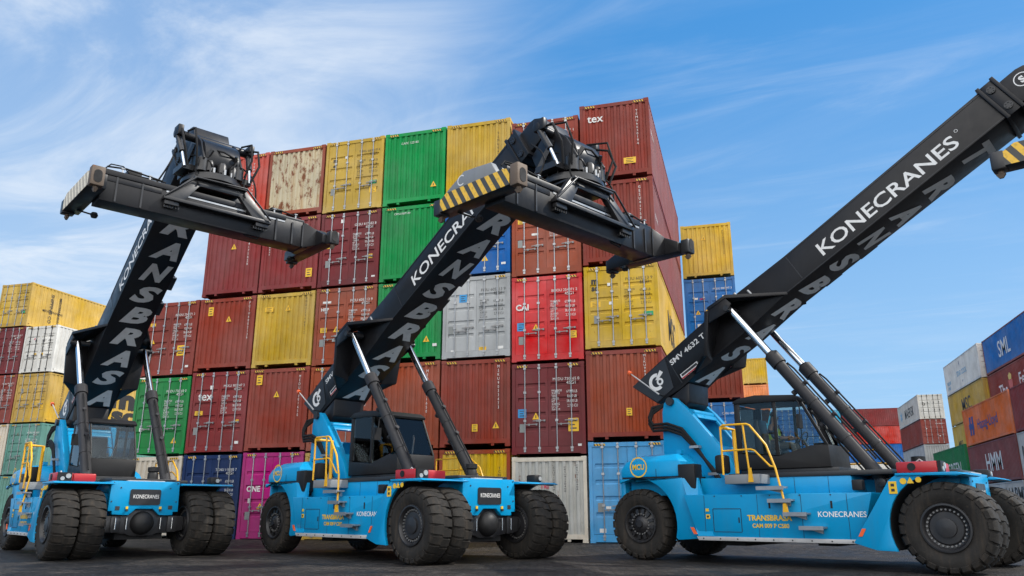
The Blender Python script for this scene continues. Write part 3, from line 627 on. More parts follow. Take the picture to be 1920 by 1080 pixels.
def right_marks():
    def f(s): return [o for o in COL.objects if o.get('label', '').startswith(s)][0]
    p = f('bright orange container'); mb = MB(); h = 2.86                    # emblem: two slanted bars joined by a band
    for y in (10.6, 9.9): mb.hexa([(-W / 2 + 0.006, y, 0.26 * h), (-W / 2 + 0.006, y - 0.45, 0.26 * h), (-W / 2 + 0.006, y - 0.62, 0.74 * h), (-W / 2 + 0.006, y - 0.17, 0.74 * h)], [(-W / 2 + 0.002, y, 0.26 * h), (-W / 2 + 0.002, y - 0.45, 0.26 * h), (-W / 2 + 0.002, y - 0.62, 0.74 * h), (-W / 2 + 0.002, y - 0.17, 0.74 * h)])
    mb.box(-W / 2 - 0.001, -W / 2 + 0.001, 9.3, 10.7, 0.42 * h, 0.56 * h); mb.build('emblem', BLUETXT, p)
    p = f('brown container with white words'); mb = MB()                     # a small standing figure in colours
    x = -W / 2 + 0.004
    mb.prism([(6.1, .35), (7.1, .35), (6.9, 1.1), (6.3, 1.1)], x - .004, x, 'x', 0); mb.prism([(6.2, 1.1), (7.0, 1.1), (7.1, 1.75), (6.1, 1.75)], x - .004, x, 'x', 1)
    mb.prism([(6.3, 1.78), (6.9, 1.78), (7.0, 2.1), (6.6, 2.3), (6.2, 2.1)], x - .004, x, 'x', 2)
    mb.build('emblem', [plain('figure_blue', (0.06, 0.22, 0.42), .6), plain('figure_red', (0.5, 0.10, 0.08), .6), plain('figure_yellow', (0.65, 0.5, 0.12), .6)], p)
right_marks()

# far block seen side-on between the right crane and the right stacks
G5 = 'far containers seen side-on behind the right crane'
def farbox(xl, z0, z1, colour, label, **k): return container(label, xl, 129, z0, z1, colour, 'plain', rot=-PI / 2, group=G5, far=True, **k)
for k_, (c_, lab) in enumerate((('maroon', 'dark red far container topmost of three behind the left lift cylinder of the right crane'), ('scarlet', 'bright red far container between a dark red and a blue one'), ('royal', 'blue far container under the bright red far one'), ('white', 'white far container under the blue far one'))):
    farbox(14.27, 15.7 - 2.62 * (k_ + 1), 15.7 - 2.62 * k_ - 0.03, c_, lab)
for k_, (c_, lab) in enumerate((('aqua', 'light blue far container with white lettering between the lift cylinders of the right crane'), ('palegrey', 'grey far container under the light blue far one'), ('brown', 'brown far container under the grey far one'), ('aqua', 'light blue far container lowest behind the deck of the right crane'))):
    farbox(1.85, 15.7 - 2.62 * (k_ + 1), 15.7 - 2.62 * k_ - 0.03, c_, lab, side=((1, 'MAERSK', 5.0, .30, .36, 'w'),) if k_ == 0 else ())

# ------------------------------------------------------------------ container-handling cranes
TH = math.radians(30.3); PIV = (-6.0, 3.7)
R_T = 0.79
def tyre_mesh():
    mb = MB()
    mb.lathe([(0.40, -0.20), (0.46, -0.235), (0.56, -0.262), (0.66, -0.262), (0.715, -0.235), (0.742, -0.19), (0.776, -0.11), (0.784, 0), (0.776, 0.11), (0.742, 0.19), (0.715, 0.235), (0.66, 0.262), (0.56, 0.262), (0.46, 0.235), (0.40, 0.20), (0.38, 0.0)], n=72)
    mb.f += [] 
    n = 24
    for s in (-1, 1):
        for k in range(n):
            a = 2 * PI * (k + (0.5 if s > 0 else 0)) / n; da = 2 * PI / n * 0.44
            sec = [(0.0, 0.735, 0.792), (0.10, 0.735, 0.793), (0.205, 0.72, 0.786), (0.262, 0.69, 0.745), (0.279, 0.655, 0.672)]
            vs = []
            for j, (y, r0, r1) in enumerate(sec):
                sk = 0.35 * da * (1 - j / 4.0)
                for (r, w) in ((r0, 1.0), (r1, 0.90)):
                    for e in (-1, 1):
                        aa = a + e * da * w * (0.97 - 0.10 * j / 4) + sk * s
                        yy = y if (r == r1 or j < 3) else y - 0.03
                        vs.append((r * math.cos(aa), s * yy, r * math.sin(aa)))
            fs = []
            for j in range(len(sec) - 1):
                o = 4 * j; q = 4 * (j + 1)
                fs += [(o + 2, o + 3, q + 3, q + 2), (o, o + 2, q + 2, q), (o + 1, q + 1, q + 3, o + 3)]
            fs += [(0, 1, 3, 2), (16, 18, 19, 17)]
            mb.add(vs, fs)
    return mb.mesh('wheel', smooth=True)
def rim_mesh(front):
    mb = MB(); d = -0.262 + 0.02
    if front:
        mb.lathe([(0.425, d + 0.03), (0.415, d - 0.012), (0.385, d - 0.015), (0.36, d + 0.02), (0.345, d + 0.075), (0.30, d + 0.085), (0.27, d + 0.055), (0.0, d + 0.045)], n=56)
        for k in range(28):
            a = 2 * PI * k / 28; mb.cyl((0.315 * math.cos(a), d + 0.09, 0.315 * math.sin(a)), (0.315 * math.cos(a), d + 0.045, 0.315 * math.sin(a)), 0.018, n=6, mi=1)
        mb.lathe([(0.17, d + 0.05), (0.165, d + 0.02), (0.10, d + 0.01), (0.0, d + 0.005)], n=32)
    else:
        mb.lathe([(0.425, d + 0.03), (0.415, d - 0.012), (0.39, d - 0.015), (0.36, d + 0.04), (0.34, d + 0.10), (0.20, d + 0.06), (0.16, d + 0.02), (0.12, d - 0.01), (0.0, d - 0.015)], n=56)
        for k in range(12):
            a = 2 * PI * k / 12; c, s_ = math.cos(a), math.sin(a)
            mb.beam((0.20 * c, d + 0.045, 0.20 * s_), (0.34 * c, d + 0.06, 0.34 * s_), 0.07, 0.05, up=(0, 1, 0))
        for k in range(20):
            a = 2 * PI * k / 20; mb.cyl((0.225 * math.cos(a), d + 0.06, 0.225 * math.sin(a)), (0.225 * math.cos(a), d + 0.005, 0.225 * math.sin(a)), 0.016, n=6, mi=1)
        mb.cyl((0, d + 0.02, 0), (0, d - 0.05, 0), 0.09, 0.075, n=24)
    return mb.mesh('rim', smooth=True)
for nm, fn in (('tyre', tyre_mesh), ('rimF', lambda: rim_mesh(True)), ('rimR', lambda: rim_mesh(False))):
    m_ = cached(nm, fn)
    if nm != 'tyre': m_.materials.append(NUT)
def arc(cx_, cz, r, a0, a1, n):
    return [(cx_ + r * math.cos(math.radians(a0 + (a1 - a0) * i / n)), cz + r * math.sin(math.radians(a0 + (a1 - a0) * i / n))) for i in range(n + 1)]

def crane(label, x, y, phi, dl, variant):
    t = thing('reach_stacker', label, 'container crane', (x, y, -0.14), phi, 'blue and black container cranes')
    B = lambda name, mb, mats, parent=t, bevel=0.0, smooth=False: mb.build(name, mats, parent, bevel, smooth)
    # wheels -----------------------------------------------------------
    for sx in (-1, 1):
        for yy in (1.82, 1.245):
            w = inst('wheel', CACHE['tyre'], RUBBER, t, (0, sx * yy, R_T), (0, random.random() * 6, 0))
            # the outer face of every rim looks outwards; inner wheels show their dish inwards too
            inst('rim', CACHE['rimF'], RIM, w, (0, 0, 0), (0, 0, 0 if (sx < 0) == (yy > 1.5) else PI))
        w = inst('wheel', CACHE['tyre'], RUBBER, t, (-6.55, sx * 1.36, R_T), (0, random.random() * 6, 0))
        inst('rim', CACHE['rimR'], RIM, w, (0, 0, 0), (0, 0, 0 if sx < 0 else PI))
    # lower body -----------------------------------------------------------
    mb = MB()
    mb.prism([(-5.25, 1.42), (-4.93, 0.52), (-1.50, 0.52), (-1.25, 1.40), (-1.25, 1.42)], -1.84, 1.84)
    mb.prism([(-6.9, 1.42), (-6.9, 1.80), (-1.75, 1.76), (-1.70, 1.42)], -1.38, 1.38)
    mb.prism([(-1.75, 0.62), (-1.75, 1.70), (0.10, 1.70), (0.10, 0.95), (-0.7, 0.75)], -0.62, 0.62)
    B('chassis', mb, BLUE, bevel=0.018)
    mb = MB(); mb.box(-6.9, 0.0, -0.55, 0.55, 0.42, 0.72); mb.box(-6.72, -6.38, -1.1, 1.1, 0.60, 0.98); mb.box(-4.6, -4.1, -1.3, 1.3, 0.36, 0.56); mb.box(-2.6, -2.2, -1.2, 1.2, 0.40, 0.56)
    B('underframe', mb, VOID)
    for s in (-1, 1):
        mb = MB(); mb.prism([(-4.97, 0.555), (-4.92, 0.475), (-1.56, 0.475), (-1.56, 0.555)], s * 1.76, s * 1.862); B('skirt_rail', mb, SKIRT, bevel=0.006)
    # hood over the engine at the rear -----------------------------------------------------------
    mb = MB()
    lo = [(-7.02, -1.62, 1.84), (-5.30, -1.62, 1.84), (-5.30, 1.62, 1.84), (-7.02, 1.62, 1.84)]
    prof = [((-7.02, -5.22), 1.62, 1.84), ((-7.02, -5.32), 1.62, 2.02), ((-6.90, -5.48), 1.56, 2.20), ((-6.62, -5.62), 1.40, 2.335), ((-6.40, -5.70), 1.18, 2.375)]
    vs = []
    for (xa, xb), w, z in prof: vs += [(xa, -w, z), (xb, -w, z), (xb, w, z), (xa, w, z)]
    fs = [(3, 2, 1, 0), (16, 17, 18, 19)]
    for k in range(4):
        for i in range(4): fs.append((4 * k + i, 4 * k + (i + 1) % 4, 4 * k + 4 + (i + 1) % 4, 4 * k + 4 + i))
    mb.add(vs, fs); hood = B('hood', mb, BLUE, bevel=0.03)
    mb = MB(); ring(mb, (-6.52, -1.625, 2.07), (1, 0, 0), (0, 0, 1), 0.205, 0.235); 
    for v in range(1): add_text(mb, 'MCU', (-6.68, -1.625, 2.01), (1, 0, 0), (0, 0, 1), width=0.32, height=0.13, bold=0.03)
    # the upper flank leans in slightly, so the emblem sits on its own thin plate
    B('emblem', mb, YDEC, hood)
    mb = MB(); mb.box(-7.0, -5.24, -1.60, 1.60, 1.80, 1.838); B('hood_seam', mb, VOID)
    for s in (-1, 1):
        ya, yb = sorted((s * 1.64, s * 1.56))
        mb = MB(); mb.prism([(-7.02, 1.80), (-5.36, 1.80), (-5.24, 1.42), (-4.88, 0.56), (-4.98, 0.50), (-5.52, 0.46)] + arc(-6.55, R_T, 1.02, -16, 96, 12) + [(-7.02, 1.70)], s * 1.69, s * 1.62)
        f = B('rear_fender', mb, BLUE, bevel=0.012)
        # sloping flank joining the fender to the side panel
        mb = MB(); mb.hexa([(-5.36, s * 1.62, 1.79), (-5.02, s * 1.50, 1.79), (-4.56, s * 1.84, 0.56), (-4.93, s * 1.70, 0.56)], [(-5.36, s * 1.68, 1.79), (-5.02, s * 1.56, 1.79), (-4.56, s * 1.865, 0.56), (-4.93, s * 1.865, 0.56)])
        B('flank_plate', mb, BLUE, f)
        mb = MB(); mb.hexa([(-5.02, s * 1.866, 0.60), (-4.94, s * 1.866, 0.60), (-5.02, s * 1.866, 0.74), (-5.10, s * 1.866, 0.74)], [(-5.02, s * 1.88, 0.60), (-4.94, s * 1.88, 0.60), (-5.02, s * 1.88, 0.74), (-5.10, s * 1.88, 0.74)]); B('reflector', mb, ORANGE, f)
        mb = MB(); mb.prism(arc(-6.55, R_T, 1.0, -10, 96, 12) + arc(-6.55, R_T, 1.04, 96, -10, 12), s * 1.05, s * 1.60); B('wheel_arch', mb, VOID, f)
    mb = MB(); mb.box(-7.12, -6.98, -1.5, 1.5, 0.95, 1.78); mb.box(-7.25, -7.1, -1.2, 1.2, 1.05, 1.6); B('counterweight', mb, BLUE, bevel=0.04)
    # front fenders -----------------------------------------------------------
    for s in (-1, 1):
        mb = MB()
        mb.prism([(-1.60, 0.50), (-1.20, 0.38)] + arc(0, R_T, 0.93, 207, 100, 12) + [(0.28, 1.665), (0.36, 1.70), (0.30, 1.745), (-0.68, 1.745), (-0.86, 1.62)], s * 2.06, s * 1.99)
        f = B('front_fender', mb, BLUE, bevel=0.010)
        prof = arc(0, R_T, 0.93, 205, 102, 10); out = arc(0, R_T, 0.965, 102, 205, 10)
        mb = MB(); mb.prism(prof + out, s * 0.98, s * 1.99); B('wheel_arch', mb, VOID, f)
        mb = MB(); mb.prism([(-0.72, 1.70), (0.34, 1.685), (0.42, 1.70), (0.30, 1.742), (-0.72, 1.742)], s * 0.80, s * 2.10); B('fender_top', mb, BLUE, f, bevel=0.008)
        mb = MB(); mb.hexa([(-1.50, s * 2.061, 0.62), (-1.43, s * 2.061, 0.62), (-1.35, s * 2.061, 0.76), (-1.42, s * 2.061, 0.76)], [(-1.50, s * 2.074, 0.62), (-1.43, s * 2.074, 0.62), (-1.35, s * 2.074, 0.76), (-1.42, s * 2.074, 0.76)]); B('reflector', mb, ORANGE, f)
        if s < 0:
            mb = MB(); mb.box(-0.86, -0.72, -2.072, -2.06, 1.38, 1.60); mb.cyl((-0.60, -2.06, 1.60), (-0.60, -2.072, 1.60), 0.055, n=16); mb.prism([(-0.54, 1.56), (-0.42, 1.56), (-0.48, 1.67)], -2.072, -2.06); mb.cyl((-0.34, -2.06, 1.62), (-0.34, -2.072, 1.62), 0.05, n=16)
            mb.box(-0.82, -0.76, -2.076, -2.0725, 1.42, 1.47, 1); mb.box(-0.82, -0.76, -2.076, -2.0725, 1.51, 1.56, 1)
            B('warning_label', mb, [YDEC, DKDEC], f)
    # front plate and drive axle -----------------------------------------------------------
    mb = MB()
    mb.prism([(-0.82, 1.78), (-0.84, 1.08), (-0.74, 1.08), (-0.74, 1.0), (-0.36, 0.98), (-0.20, 1.13), (0.20, 1.13), (0.36, 0.98), (0.68, 0.98), (0.68, 1.06), (0.80, 1.06), (0.78, 1.78)], 0.06, 0.22, 'x')
    mb.box(-0.70, 0.055, -0.80, 0.76, 1.50, 1.775)
    fp = B('front_plate', mb, BLUE, bevel=0.012)
    mb = MB(); mb.prism([(-0.38, 1.25), (-0.35, 1.22), (0.31, 1.22), (0.34, 1.25), (0.34, 1.56), (0.31, 1.59), (-0.35, 1.59), (-0.38, 1.56)], 0.221, 0.236, 'x')
    pl = B('name_plate', mb, SATIN, fp)
    mb = MB(); add_text(mb, 'KONECRANES', (0.238, -0.30, 1.375), (0, 1, 0), (0, 0, 1), width=0.60, height=0.09, bold=0.0); B('lettering', mb, WHITE, fp)
    mb = MB(); mb.box(0.221, 0.228, -0.68, -0.58, 1.10, 1.19); mb.box(0.221, 0.228, 0.55, 0.65, 1.12, 1.21)
    for yy in (-0.42, 0.36): mb.cyl((0.22, yy, 1.10), (0.27, yy, 1.10), 0.028, n=10)
    B('socket_fitting', mb, DKDEC, fp)
    for yy in (-0.42, 0.36):
        mb = MB(); mb.box(0.22, 0.25, yy - 0.025, yy + 0.025, 1.125, 1.185); B('lashing_eye', mb, YDEC, fp)
    mb = MB(); mb.box(0.0605, 0.19, -0.45, 0.42, 1.78, 1.80); B('edge_trim', mb, SKIRT, fp)
    mb = MB(); mb.prism([(-0.95, 0.60), (-0.95, 0.95), (-0.40, 1.0), (-0.22, 1.12), (0.22, 1.12), (0.40, 1.0), (1.0, 0.95), (1.0, 0.62), (0.35, 0.55), (0.26, 0.50), (-0.26, 0.50), (-0.35, 0.55)], -0.30, 0.12, 'x')
    for yy in (-0.72, 0.60): mb.box(0.121, 0.16, yy, yy + 0.22, 0.58, 0.96)
    ax = B('drive_axle', mb, SATIN, bevel=0.015)
    mb = MB(); mb.lathe([(0.275, 0.121), (0.262, 0.19), (0.225, 0.26), (0.16, 0.31), (0.08, 0.335), (0.0, 0.34)], (0, 0, 0.80), 40, 'x'); B('hub_cover', mb, PLASTIC, ax, smooth=True)
    for yy in (-0.62, -0.37, 0.42, 0.70):
        mb = MB(); mb.tube([(0.185, yy, 0.66), (0.185, yy, 0.92)], 0.016, 8); mb.box(0.12, 0.185, yy - 0.012, yy + 0.012, 0.655, 0.675); mb.box(0.12, 0.185, yy - 0.012, yy + 0.012, 0.905, 0.925); B('chrome_pin', mb, CHROME, ax)
    # deck -----------------------------------------------------------
    mb = MB(); mb.box(-4.35, -0.95, -1.40, 1.40, 1.765, 1.86); mb.box(-0.95, 0.02, -0.78, 0.74, 1.79, 1.85); mb.box(-4.4, -2.2, -0.66, 0.46, 1.861, 1.97); B('deck', mb, SATIN, bevel=0.008)
    # tower that carries the boom -----------------------------------------------------------
    mb = MB(); poly = [(-6.32, 1.80), (-6.30, 3.42), (-6.24, 3.64), (-6.08, 3.76), (-5.92, 3.74), (-5.62, 3.46), (-4.62, 2.30), (-4.40, 1.78)]
    for s in (-1, 1): mb.prism(poly, s * 0.78, s * 0.62)
    mb.cyl((-5.70, -0.61, 3.40), (-5.70, 0.61, 3.40), 0.085, n=16)
    mb.box(-6.26, -6.16, -0.615, 0.615, 1.81, 3.0)
    # inclined front plate with a window in it
    a, b_ = Vector((-5.62, 0, 3.36)), Vector((-4.52, 0, 2.00)); nn = Vector((b_.z - a.z, 0, -(b_.x - a.x))).normalized() * 0.03
    def P(u, yv, k): p = a + (b_ - a) * u; return (p.x + nn.x * k, yv, p.z + nn.z * k)
    for u0, u1, ya, yb in ((0.0, 0.08, -0.615, 0.615), (0.60, 1.0, -0.615, 0.615), (0.0805, 0.5995, -0.615, -0.50), (0.0805, 0.5995, 0.50, 0.615)):
        mb.hexa([P(u0, ya, -1), P(u1, ya, -1), P(u1, yb, -1), P(u0, yb, -1)], [P(u0, ya, 1), P(u1, ya, 1), P(u1, yb, 1), P(u0, yb, 1)])
    tw = B('boom_tower', mb, BLUE, bevel=0.014)
    mb = MB(); mb.cyl((-6.05, -0.86, 3.66), (-6.05, 0.86, 3.66), 0.10, n=20); B('pivot_pin', mb, SATIN, tw, smooth=True)
    for k in range(3):
        o = 0.075 * k
        mb = MB(); mb.tube([(-6.25, -0.70, 3.62), (-6.55, -0.82, 3.55 - o), (-6.62, -0.88, 3.30 - o), (-6.50, -0.90, 3.12 - o), (-6.1, -0.90, 3.12 - o), (-5.72, -0.90, 2.98 - o), (-5.42, -0.90, 2.62 - o * 0.6), (-5.02 + o * 0.3, -0.90, 2.02), (-4.82 + o * 0.5, -0.92, 1.70), (-4.78 + o * 0.5, -1.1, 1.45)], 0.036, 10)
        B('hydraulic_hose', mb, HOSE, smooth=True)
    for p_, q_ in (((-5.42, 2.53), 0.0), ((-4.98, 1.90), 0.0)):
        mb = MB(); mb.box(p_[0] - 0.10, p_[0] + 0.14, -0.95, -0.80, p_[1] - 0.03, p_[1] + 0.03); B('hose_clamp', mb, STEEL)
    # hand rails, platform, steps -----------------------------------------------------------
    mb = MB(); mb.box(-4.20, -3.42, -1.90, -1.385, 1.63, 1.82); B('platform', mb, GREYDECK, bevel=0.01)
    for (sx, sz, w) in ((-3.36, 1.52, .50), (-3.14, 1.27, .40), (-2.84, 1.01, .40), (-2.54, 0.75, .40)):
        mb = MB(); mb.box(sx - 0.08, sx + w, -2.06, -1.845, sz, sz + 0.035); mb.box(sx - 0.08, sx + w, -2.075, -2.055, sz - 0.03, sz + 0.045); mb.prism([(sx, sz), (sx + w * 0.8, sz), (sx + w * 0.8, sz - 0.10)], -1.90, -1.845); B('step', mb, STEEL)
    mb = MB(); yr = -1.90
    mb.tube([(-4.22, yr, 1.82), (-4.22, yr, 2.84), (-4.16, yr, 2.87), (-3.62, yr, 2.86), (-3.55, yr, 2.83), (-3.22, yr, 2.40), (-3.06, yr, 1.92), (-2.90, yr - 0.10, 1.30), (-2.87, yr - 0.14, 1.03)], 0.023, 8)
    mb.tube([(-4.22, yr, 2.32), (-3.56, yr, 2.33), (-3.48, yr, 2.30), (-3.17, yr, 1.97), (-3.07, yr, 1.95)], 0.020, 8)
    mb.tube([(-3.70, yr, 2.86), (-3.62, yr, 1.72)], 0.022, 8); mb.tube([(-4.10, -1.48, 1.86), (-4.12, -1.48, 2.80), (-4.20, yr, 2.82)], 0.045, 8)
    mb.prism([(-3.66, 1.66), (-3.55, 1.66), (-3.58, 1.95), (-3.63, 1.95)], yr - 0.025, yr + 0.005)
    mb.prism([(-2.92, 0.99), (-2.80, 0.99), (-2.84, 1.22), (-2.90, 1.22)], yr - 0.165, yr - 0.11)
    B('hand_rail', mb, YELLOW, smooth=True)
    mb = MB(); yl = 1.30
    mb.tube([(-3.3, yl, 1.86), (-3.3, yl, 2.42), (-1.95, yl, 2.42), (-1.55, yl, 2.15), (-1.40, yl, 1.84)], 0.022, 8); mb.tube([(-3.3, yl, 2.12), (-1.9, yl, 2.12), (-1.45, yl, 1.95)], 0.018, 8); mb.tube([(-2.3, yl, 1.86), (-2.3, yl, 2.42)], 0.020, 8)
    B('hand_rail', mb, YELLOW, smooth=True)
    # side details -----------------------------------------------------------
    mb = MB()
    for (x0, x1, z0, z1) in ((-4.55, -3.92, 0.648, 0.66), (-4.55, -3.92, 1.118, 1.13), (-4.56, -4.548, 0.66, 1.118), (-3.922, -3.91, 0.66, 1.118)): mb.box(x0, x1, -1.846, -1.836, z0, z1)
    mb.box(-3.98, -3.955, -1.85, -1.841, 0.84, 0.95); mb.box(-3.545, -3.537, -1.8425, -1.838, 0.56, 1.41)
    for xx in (-3.28, -2.02): mb.box(xx - 0.018, xx + 0.018, -1.852, -1.84, 1.13, 1.27)
    B('access_door', mb, VOID)
    mb = MB(); add_text(mb, 'TRANSBRASA', (-3.78, -1.846, 0.885), (1, 0, 0), (0, 0, 1), width=0.95, height=0.115, bold=0.035); add_text(mb, 'CAM 009 P CS80', (-3.68, -1.846, 0.745), (1, 0, 0), (0, 0, 1), width=0.78, height=0.085, bold=0.025); B('lettering', mb, YDEC)
    mb = MB(); mb.box(-4.72, -4.65, -1.852, -1.841, 1.07, 1.13); mb.box(-4.72, -4.63, -1.852, -1.841, 0.92, 1.01); mb.box(-4.70, -4.65, -1.855, -1.8525, 0.945, 0.985, 1); B('warning_label', mb, [YDEC, DKDEC])
    mb = MB(); add_text(mb, 'KONECRANES', (-2.30, -1.846, 0.965), (1, 0, 0), (0, 0, 1), width=0.92, height=0.105, bold=0.012); B('lettering', mb, WHITE)
    mb = MB(); mb.box(-5.46, -5.04, -1.66, -1.30, 1.56, 2.10); mb.box(-5.40, -5.10, -1.60, -1.36, 1.48, 1.555); bx = B('cooler_box', mb, PLASTIC, bevel=0.02)
    mb = MB(); mb.box(-5.44, -5.36, -1.668, -1.661, 1.64, 1.80); B('warning_label', mb, YDEC, bx)
    mb = MB(); mb.box(-4.50, -4.26, -1.75, -1.42, 1.86, 2.26); B('fuel_filter', mb, PLASTIC, bevel=0.06)
    mb = MB(); mb.box(-1.62, -1.42, -1.78, -1.60, 1.46, 1.66); B('lamp_housing', mb, PLASTIC, bevel=0.02)
    mb = MB(); mb.box(-0.72, -0.02, -1.98, -1.62, 1.746, 1.95); mb.box(-0.30, -0.02, -1.615, -1.12, 1.746, 1.935); rb = B('tool_box', mb, RED, bevel=0.03)
    mb = MB(); mb.cyl((-0.45, -1.975, 1.855), (-0.45, -1.995, 1.855), 0.07, n=24); mb.box(-0.02, 0.04, -1.96, -1.66, 1.75, 1.95); B('lamp_housing', mb, PLASTIC, rb)
    mb = MB(); mb.cyl((0.041, -1.74, 1.87), (0.06, -1.74, 1.87), 0.055, n=20); mb.cyl((0.041, -1.86, 1.81), (0.06, -1.86, 1.81), 0.045, n=20); B('work_lamp', mb, LAMPGLASS, rb)
    mb = MB(); mb.tube([(-0.40, -1.82, 1.945), (-0.34, -1.82, 1.99), (-0.28, -1.82, 1.945)], 0.015, 6); B('handle', mb, SKIRT, rb)
    mb = MB(); mb.box(-0.20, 0.10, 1.60, 1.86, 1.75, 1.93); lh = B('lamp_housing', mb, PLASTIC, bevel=0.04)
    mb = MB(); mb.cyl((0.101, 1.78, 1.84), (0.12, 1.78, 1.84), 0.05, n=20); B('work_lamp', mb, LAMPGLASS, lh)
    mb = MB(); mb.lathe([(0.0, 1.86), (0.13, 1.86), (0.13, 2.02), (0.11, 2.05), (0.14, 2.08), (0.14, 2.18), (0.0, 2.20)], (-0.95, 0.48, 0), 24, 'z'); B('air_filter', mb, PLASTIC, smooth=True)
    # cab -----------------------------------------------------------
    ya, yb = -0.72, 0.47
    A_ = [(-4.46, 1.97), (-4.42, 3.50), (-2.86, 3.38), (-2.36, 2.46), (-2.36, 1.97)]
    mb = MB()
    mb.prism([(-4.46, 1.975), (-4.45, 2.34), (-3.48, 2.24), (-2.74, 2.44), (-2.36, 2.44), (-2.34, 1.975)], ya, yb)
    mb.prism([(-4.47, 3.50), (-4.30, 3.58), (-3.9, 3.62), (-3.0, 3.55), (-2.80, 3.44), (-2.83, 3.38), (-2.95, 3.42), (-4.44, 3.46)], ya - 0.03, yb + 0.03)
    for yy in (ya, yb - 0.05):
        mb.prism([(-4.46, 2.34), (-4.44, 3.46), (-4.30, 3.46), (-4.32, 2.33)], yy, yy + 0.05)
        mb.prism([(-3.53, 2.25), (-3.52, 3.45), (-3.44, 3.45), (-3.45, 2.25)], yy, yy + 0.05)
        mb.prism([(-2.92, 3.42), (-2.84, 3.40), (-2.36, 2.44), (-2.44, 2.44)], yy, yy + 0.05)
    mb.box(-4.45, -4.40, ya + 0.051, yb - 0.051, 2.33, 2.42)
    cab_ = B('cab', mb, PLASTIC, bevel=0.014)
    mb = MB()
    mb.prism([(-4.30, 2.36), (-4.30, 3.44), (-3.53, 3.44), (-3.535, 2.27)], ya + 0.012, ya + 0.022); B('side_window', mb, GLASS, cab_)
    mb = MB(); mb.prism([(-3.44, 2.27), (-3.44, 3.43), (-2.93, 3.40), (-2.48, 2.50), (-2.74, 2.45)], ya + 0.012, ya + 0.022); B('side_window', mb, GLASS, cab_)
    mb = MB(); mb.prism([(-4.30, 2.36), (-4.30, 3.44), (-3.53, 3.44), (-3.535, 2.27)], yb - 0.022, yb - 0.012); B('side_window', mb, GLASS, cab_)
    mb = MB(); mb.prism([(-3.44, 2.27), (-3.44, 3.43), (-2.93, 3.40), (-2.48, 2.50), (-2.74, 2.45)], yb - 0.022, yb - 0.012); B('side_window', mb, GLASS, cab_)
    mb = MB(); mb.hexa([(-2.88, ya + 0.051, 3.40), (-2.40, ya + 0.051, 2.445), (-2.40, yb - 0.051, 2.445), (-2.88, yb - 0.051, 3.40)], [(-2.87, ya + 0.051, 3.405), (-2.39, ya + 0.051, 2.45), (-2.39, yb - 0.051, 2.45), (-2.87, yb - 0.051, 3.405)]); B('windscreen', mb, GLASS, cab_)
    mb = MB(); mb.hexa([(-4.43, ya + 0.051, 2.43), (-4.41, ya + 0.051, 3.44), (-4.41, yb - 0.051, 3.44), (-4.43, yb - 0.051, 2.43)], [(-4.42, ya + 0.051, 2.43), (-4.40, ya + 0.051, 3.44), (-4.40, yb - 0.051, 3.44), (-4.42, yb - 0.051, 2.43)]); B('rear_window', mb, GLASS, cab_)
    mb = MB(); mb.box(-4.0, -3.55, -0.34, 0.14, 2.28, 2.42); mb.prism([(-4.12, 2.36), (-3.97, 2.36), (-4.05, 3.12), (-4.17, 3.12)], -0.33, 0.13); mb.box(-3.95, -3.6, -0.30, 0.10, 1.98, 2.28); B('seat', mb, SATIN, cab_, bevel=0.03)
    mb = MB(); mb.tube([(-2.95, -0.1, 2.25), (-3.12, -0.1, 2.62)], 0.03, 8); c0 = Vector((-3.12, -0.1, 2.63)); 
    mb.tube([c0 + Vector((0.18 * math.cos(k * PI / 8) * 0.45, 0.18 * math.sin(k * PI / 8), 0.18 * math.cos(k * PI / 8) * 0.85)) for k in range(16)], 0.014, 6, closed=True); mb.box(-2.75, -2.45, -0.5, 0.3, 2.30, 2.5)
    B('steering_wheel', mb, PLASTIC, cab_)
    mb = MB(); mb.tube([(-2.95, ya - 0.02, 3.44), (-2.80, ya - 0.26, 3.30), (-2.80, ya - 0.28, 3.05)], 0.014, 6); mb.box(-2.84, -2.78, ya - 0.40, ya - 0.20, 2.78, 3.08); B('mirror', mb, PLASTIC, cab_)
    mb = MB(); mb.tube([(-2.42, -0.2, 2.47), (-2.60, -0.02, 2.86), (-2.66, 0.0, 2.95)], 0.012, 6); B('wiper', mb, DKDEC, cab_)
    # boom (built in its own frame, s along, t up) -----------------------------------------------------------
    a = TH + dl
    def boompart(name, mb, mats, parent=None, bevel=0.0, smooth=False):
        o = mb.build(name, mats, parent if parent is not None else t, bevel, smooth)
        if parent is None: o.location = (PIV[0], 0, PIV[1]); o.rotation_euler = (0, -a, 0)
        return o
    def b2m(s, yy, tt): return Vector((PIV[0] + s * math.cos(a) - tt * math.sin(a), yy, PIV[1] + s * math.sin(a) + tt * math.cos(a)))
    yR, yL = -0.52, 0.60
    mb = MB()
    mb.prism([(-0.88, 1.07), (-0.50, 0.27), (0.30, 0.20), (1.30, 0.30), (2.3, 0.30), (3.70, 0.40), (9.45, 0.39), (9.45, 1.20), (4.15, 1.17), (2.60, 1.22), (1.0, 1.17), (0.0, 1.12)], yR, yL)
    boom = boompart('boom', mb, BLACK, bevel=0.012)
    mb = MB()
    for (s0, s1) in ((9.28, 9.36), (9.60, 9.68)): mb.box(s0, s1, yR - 0.05, yL + 0.05, 0.33, 1.27)
    mb.box(9.361, 9.599, yR - 0.02, yL + 0.02, 0.36, 1.24)
    cl = boompart('boom_collar', mb, BLACK, boom, bevel=0.01)
    mb = MB()
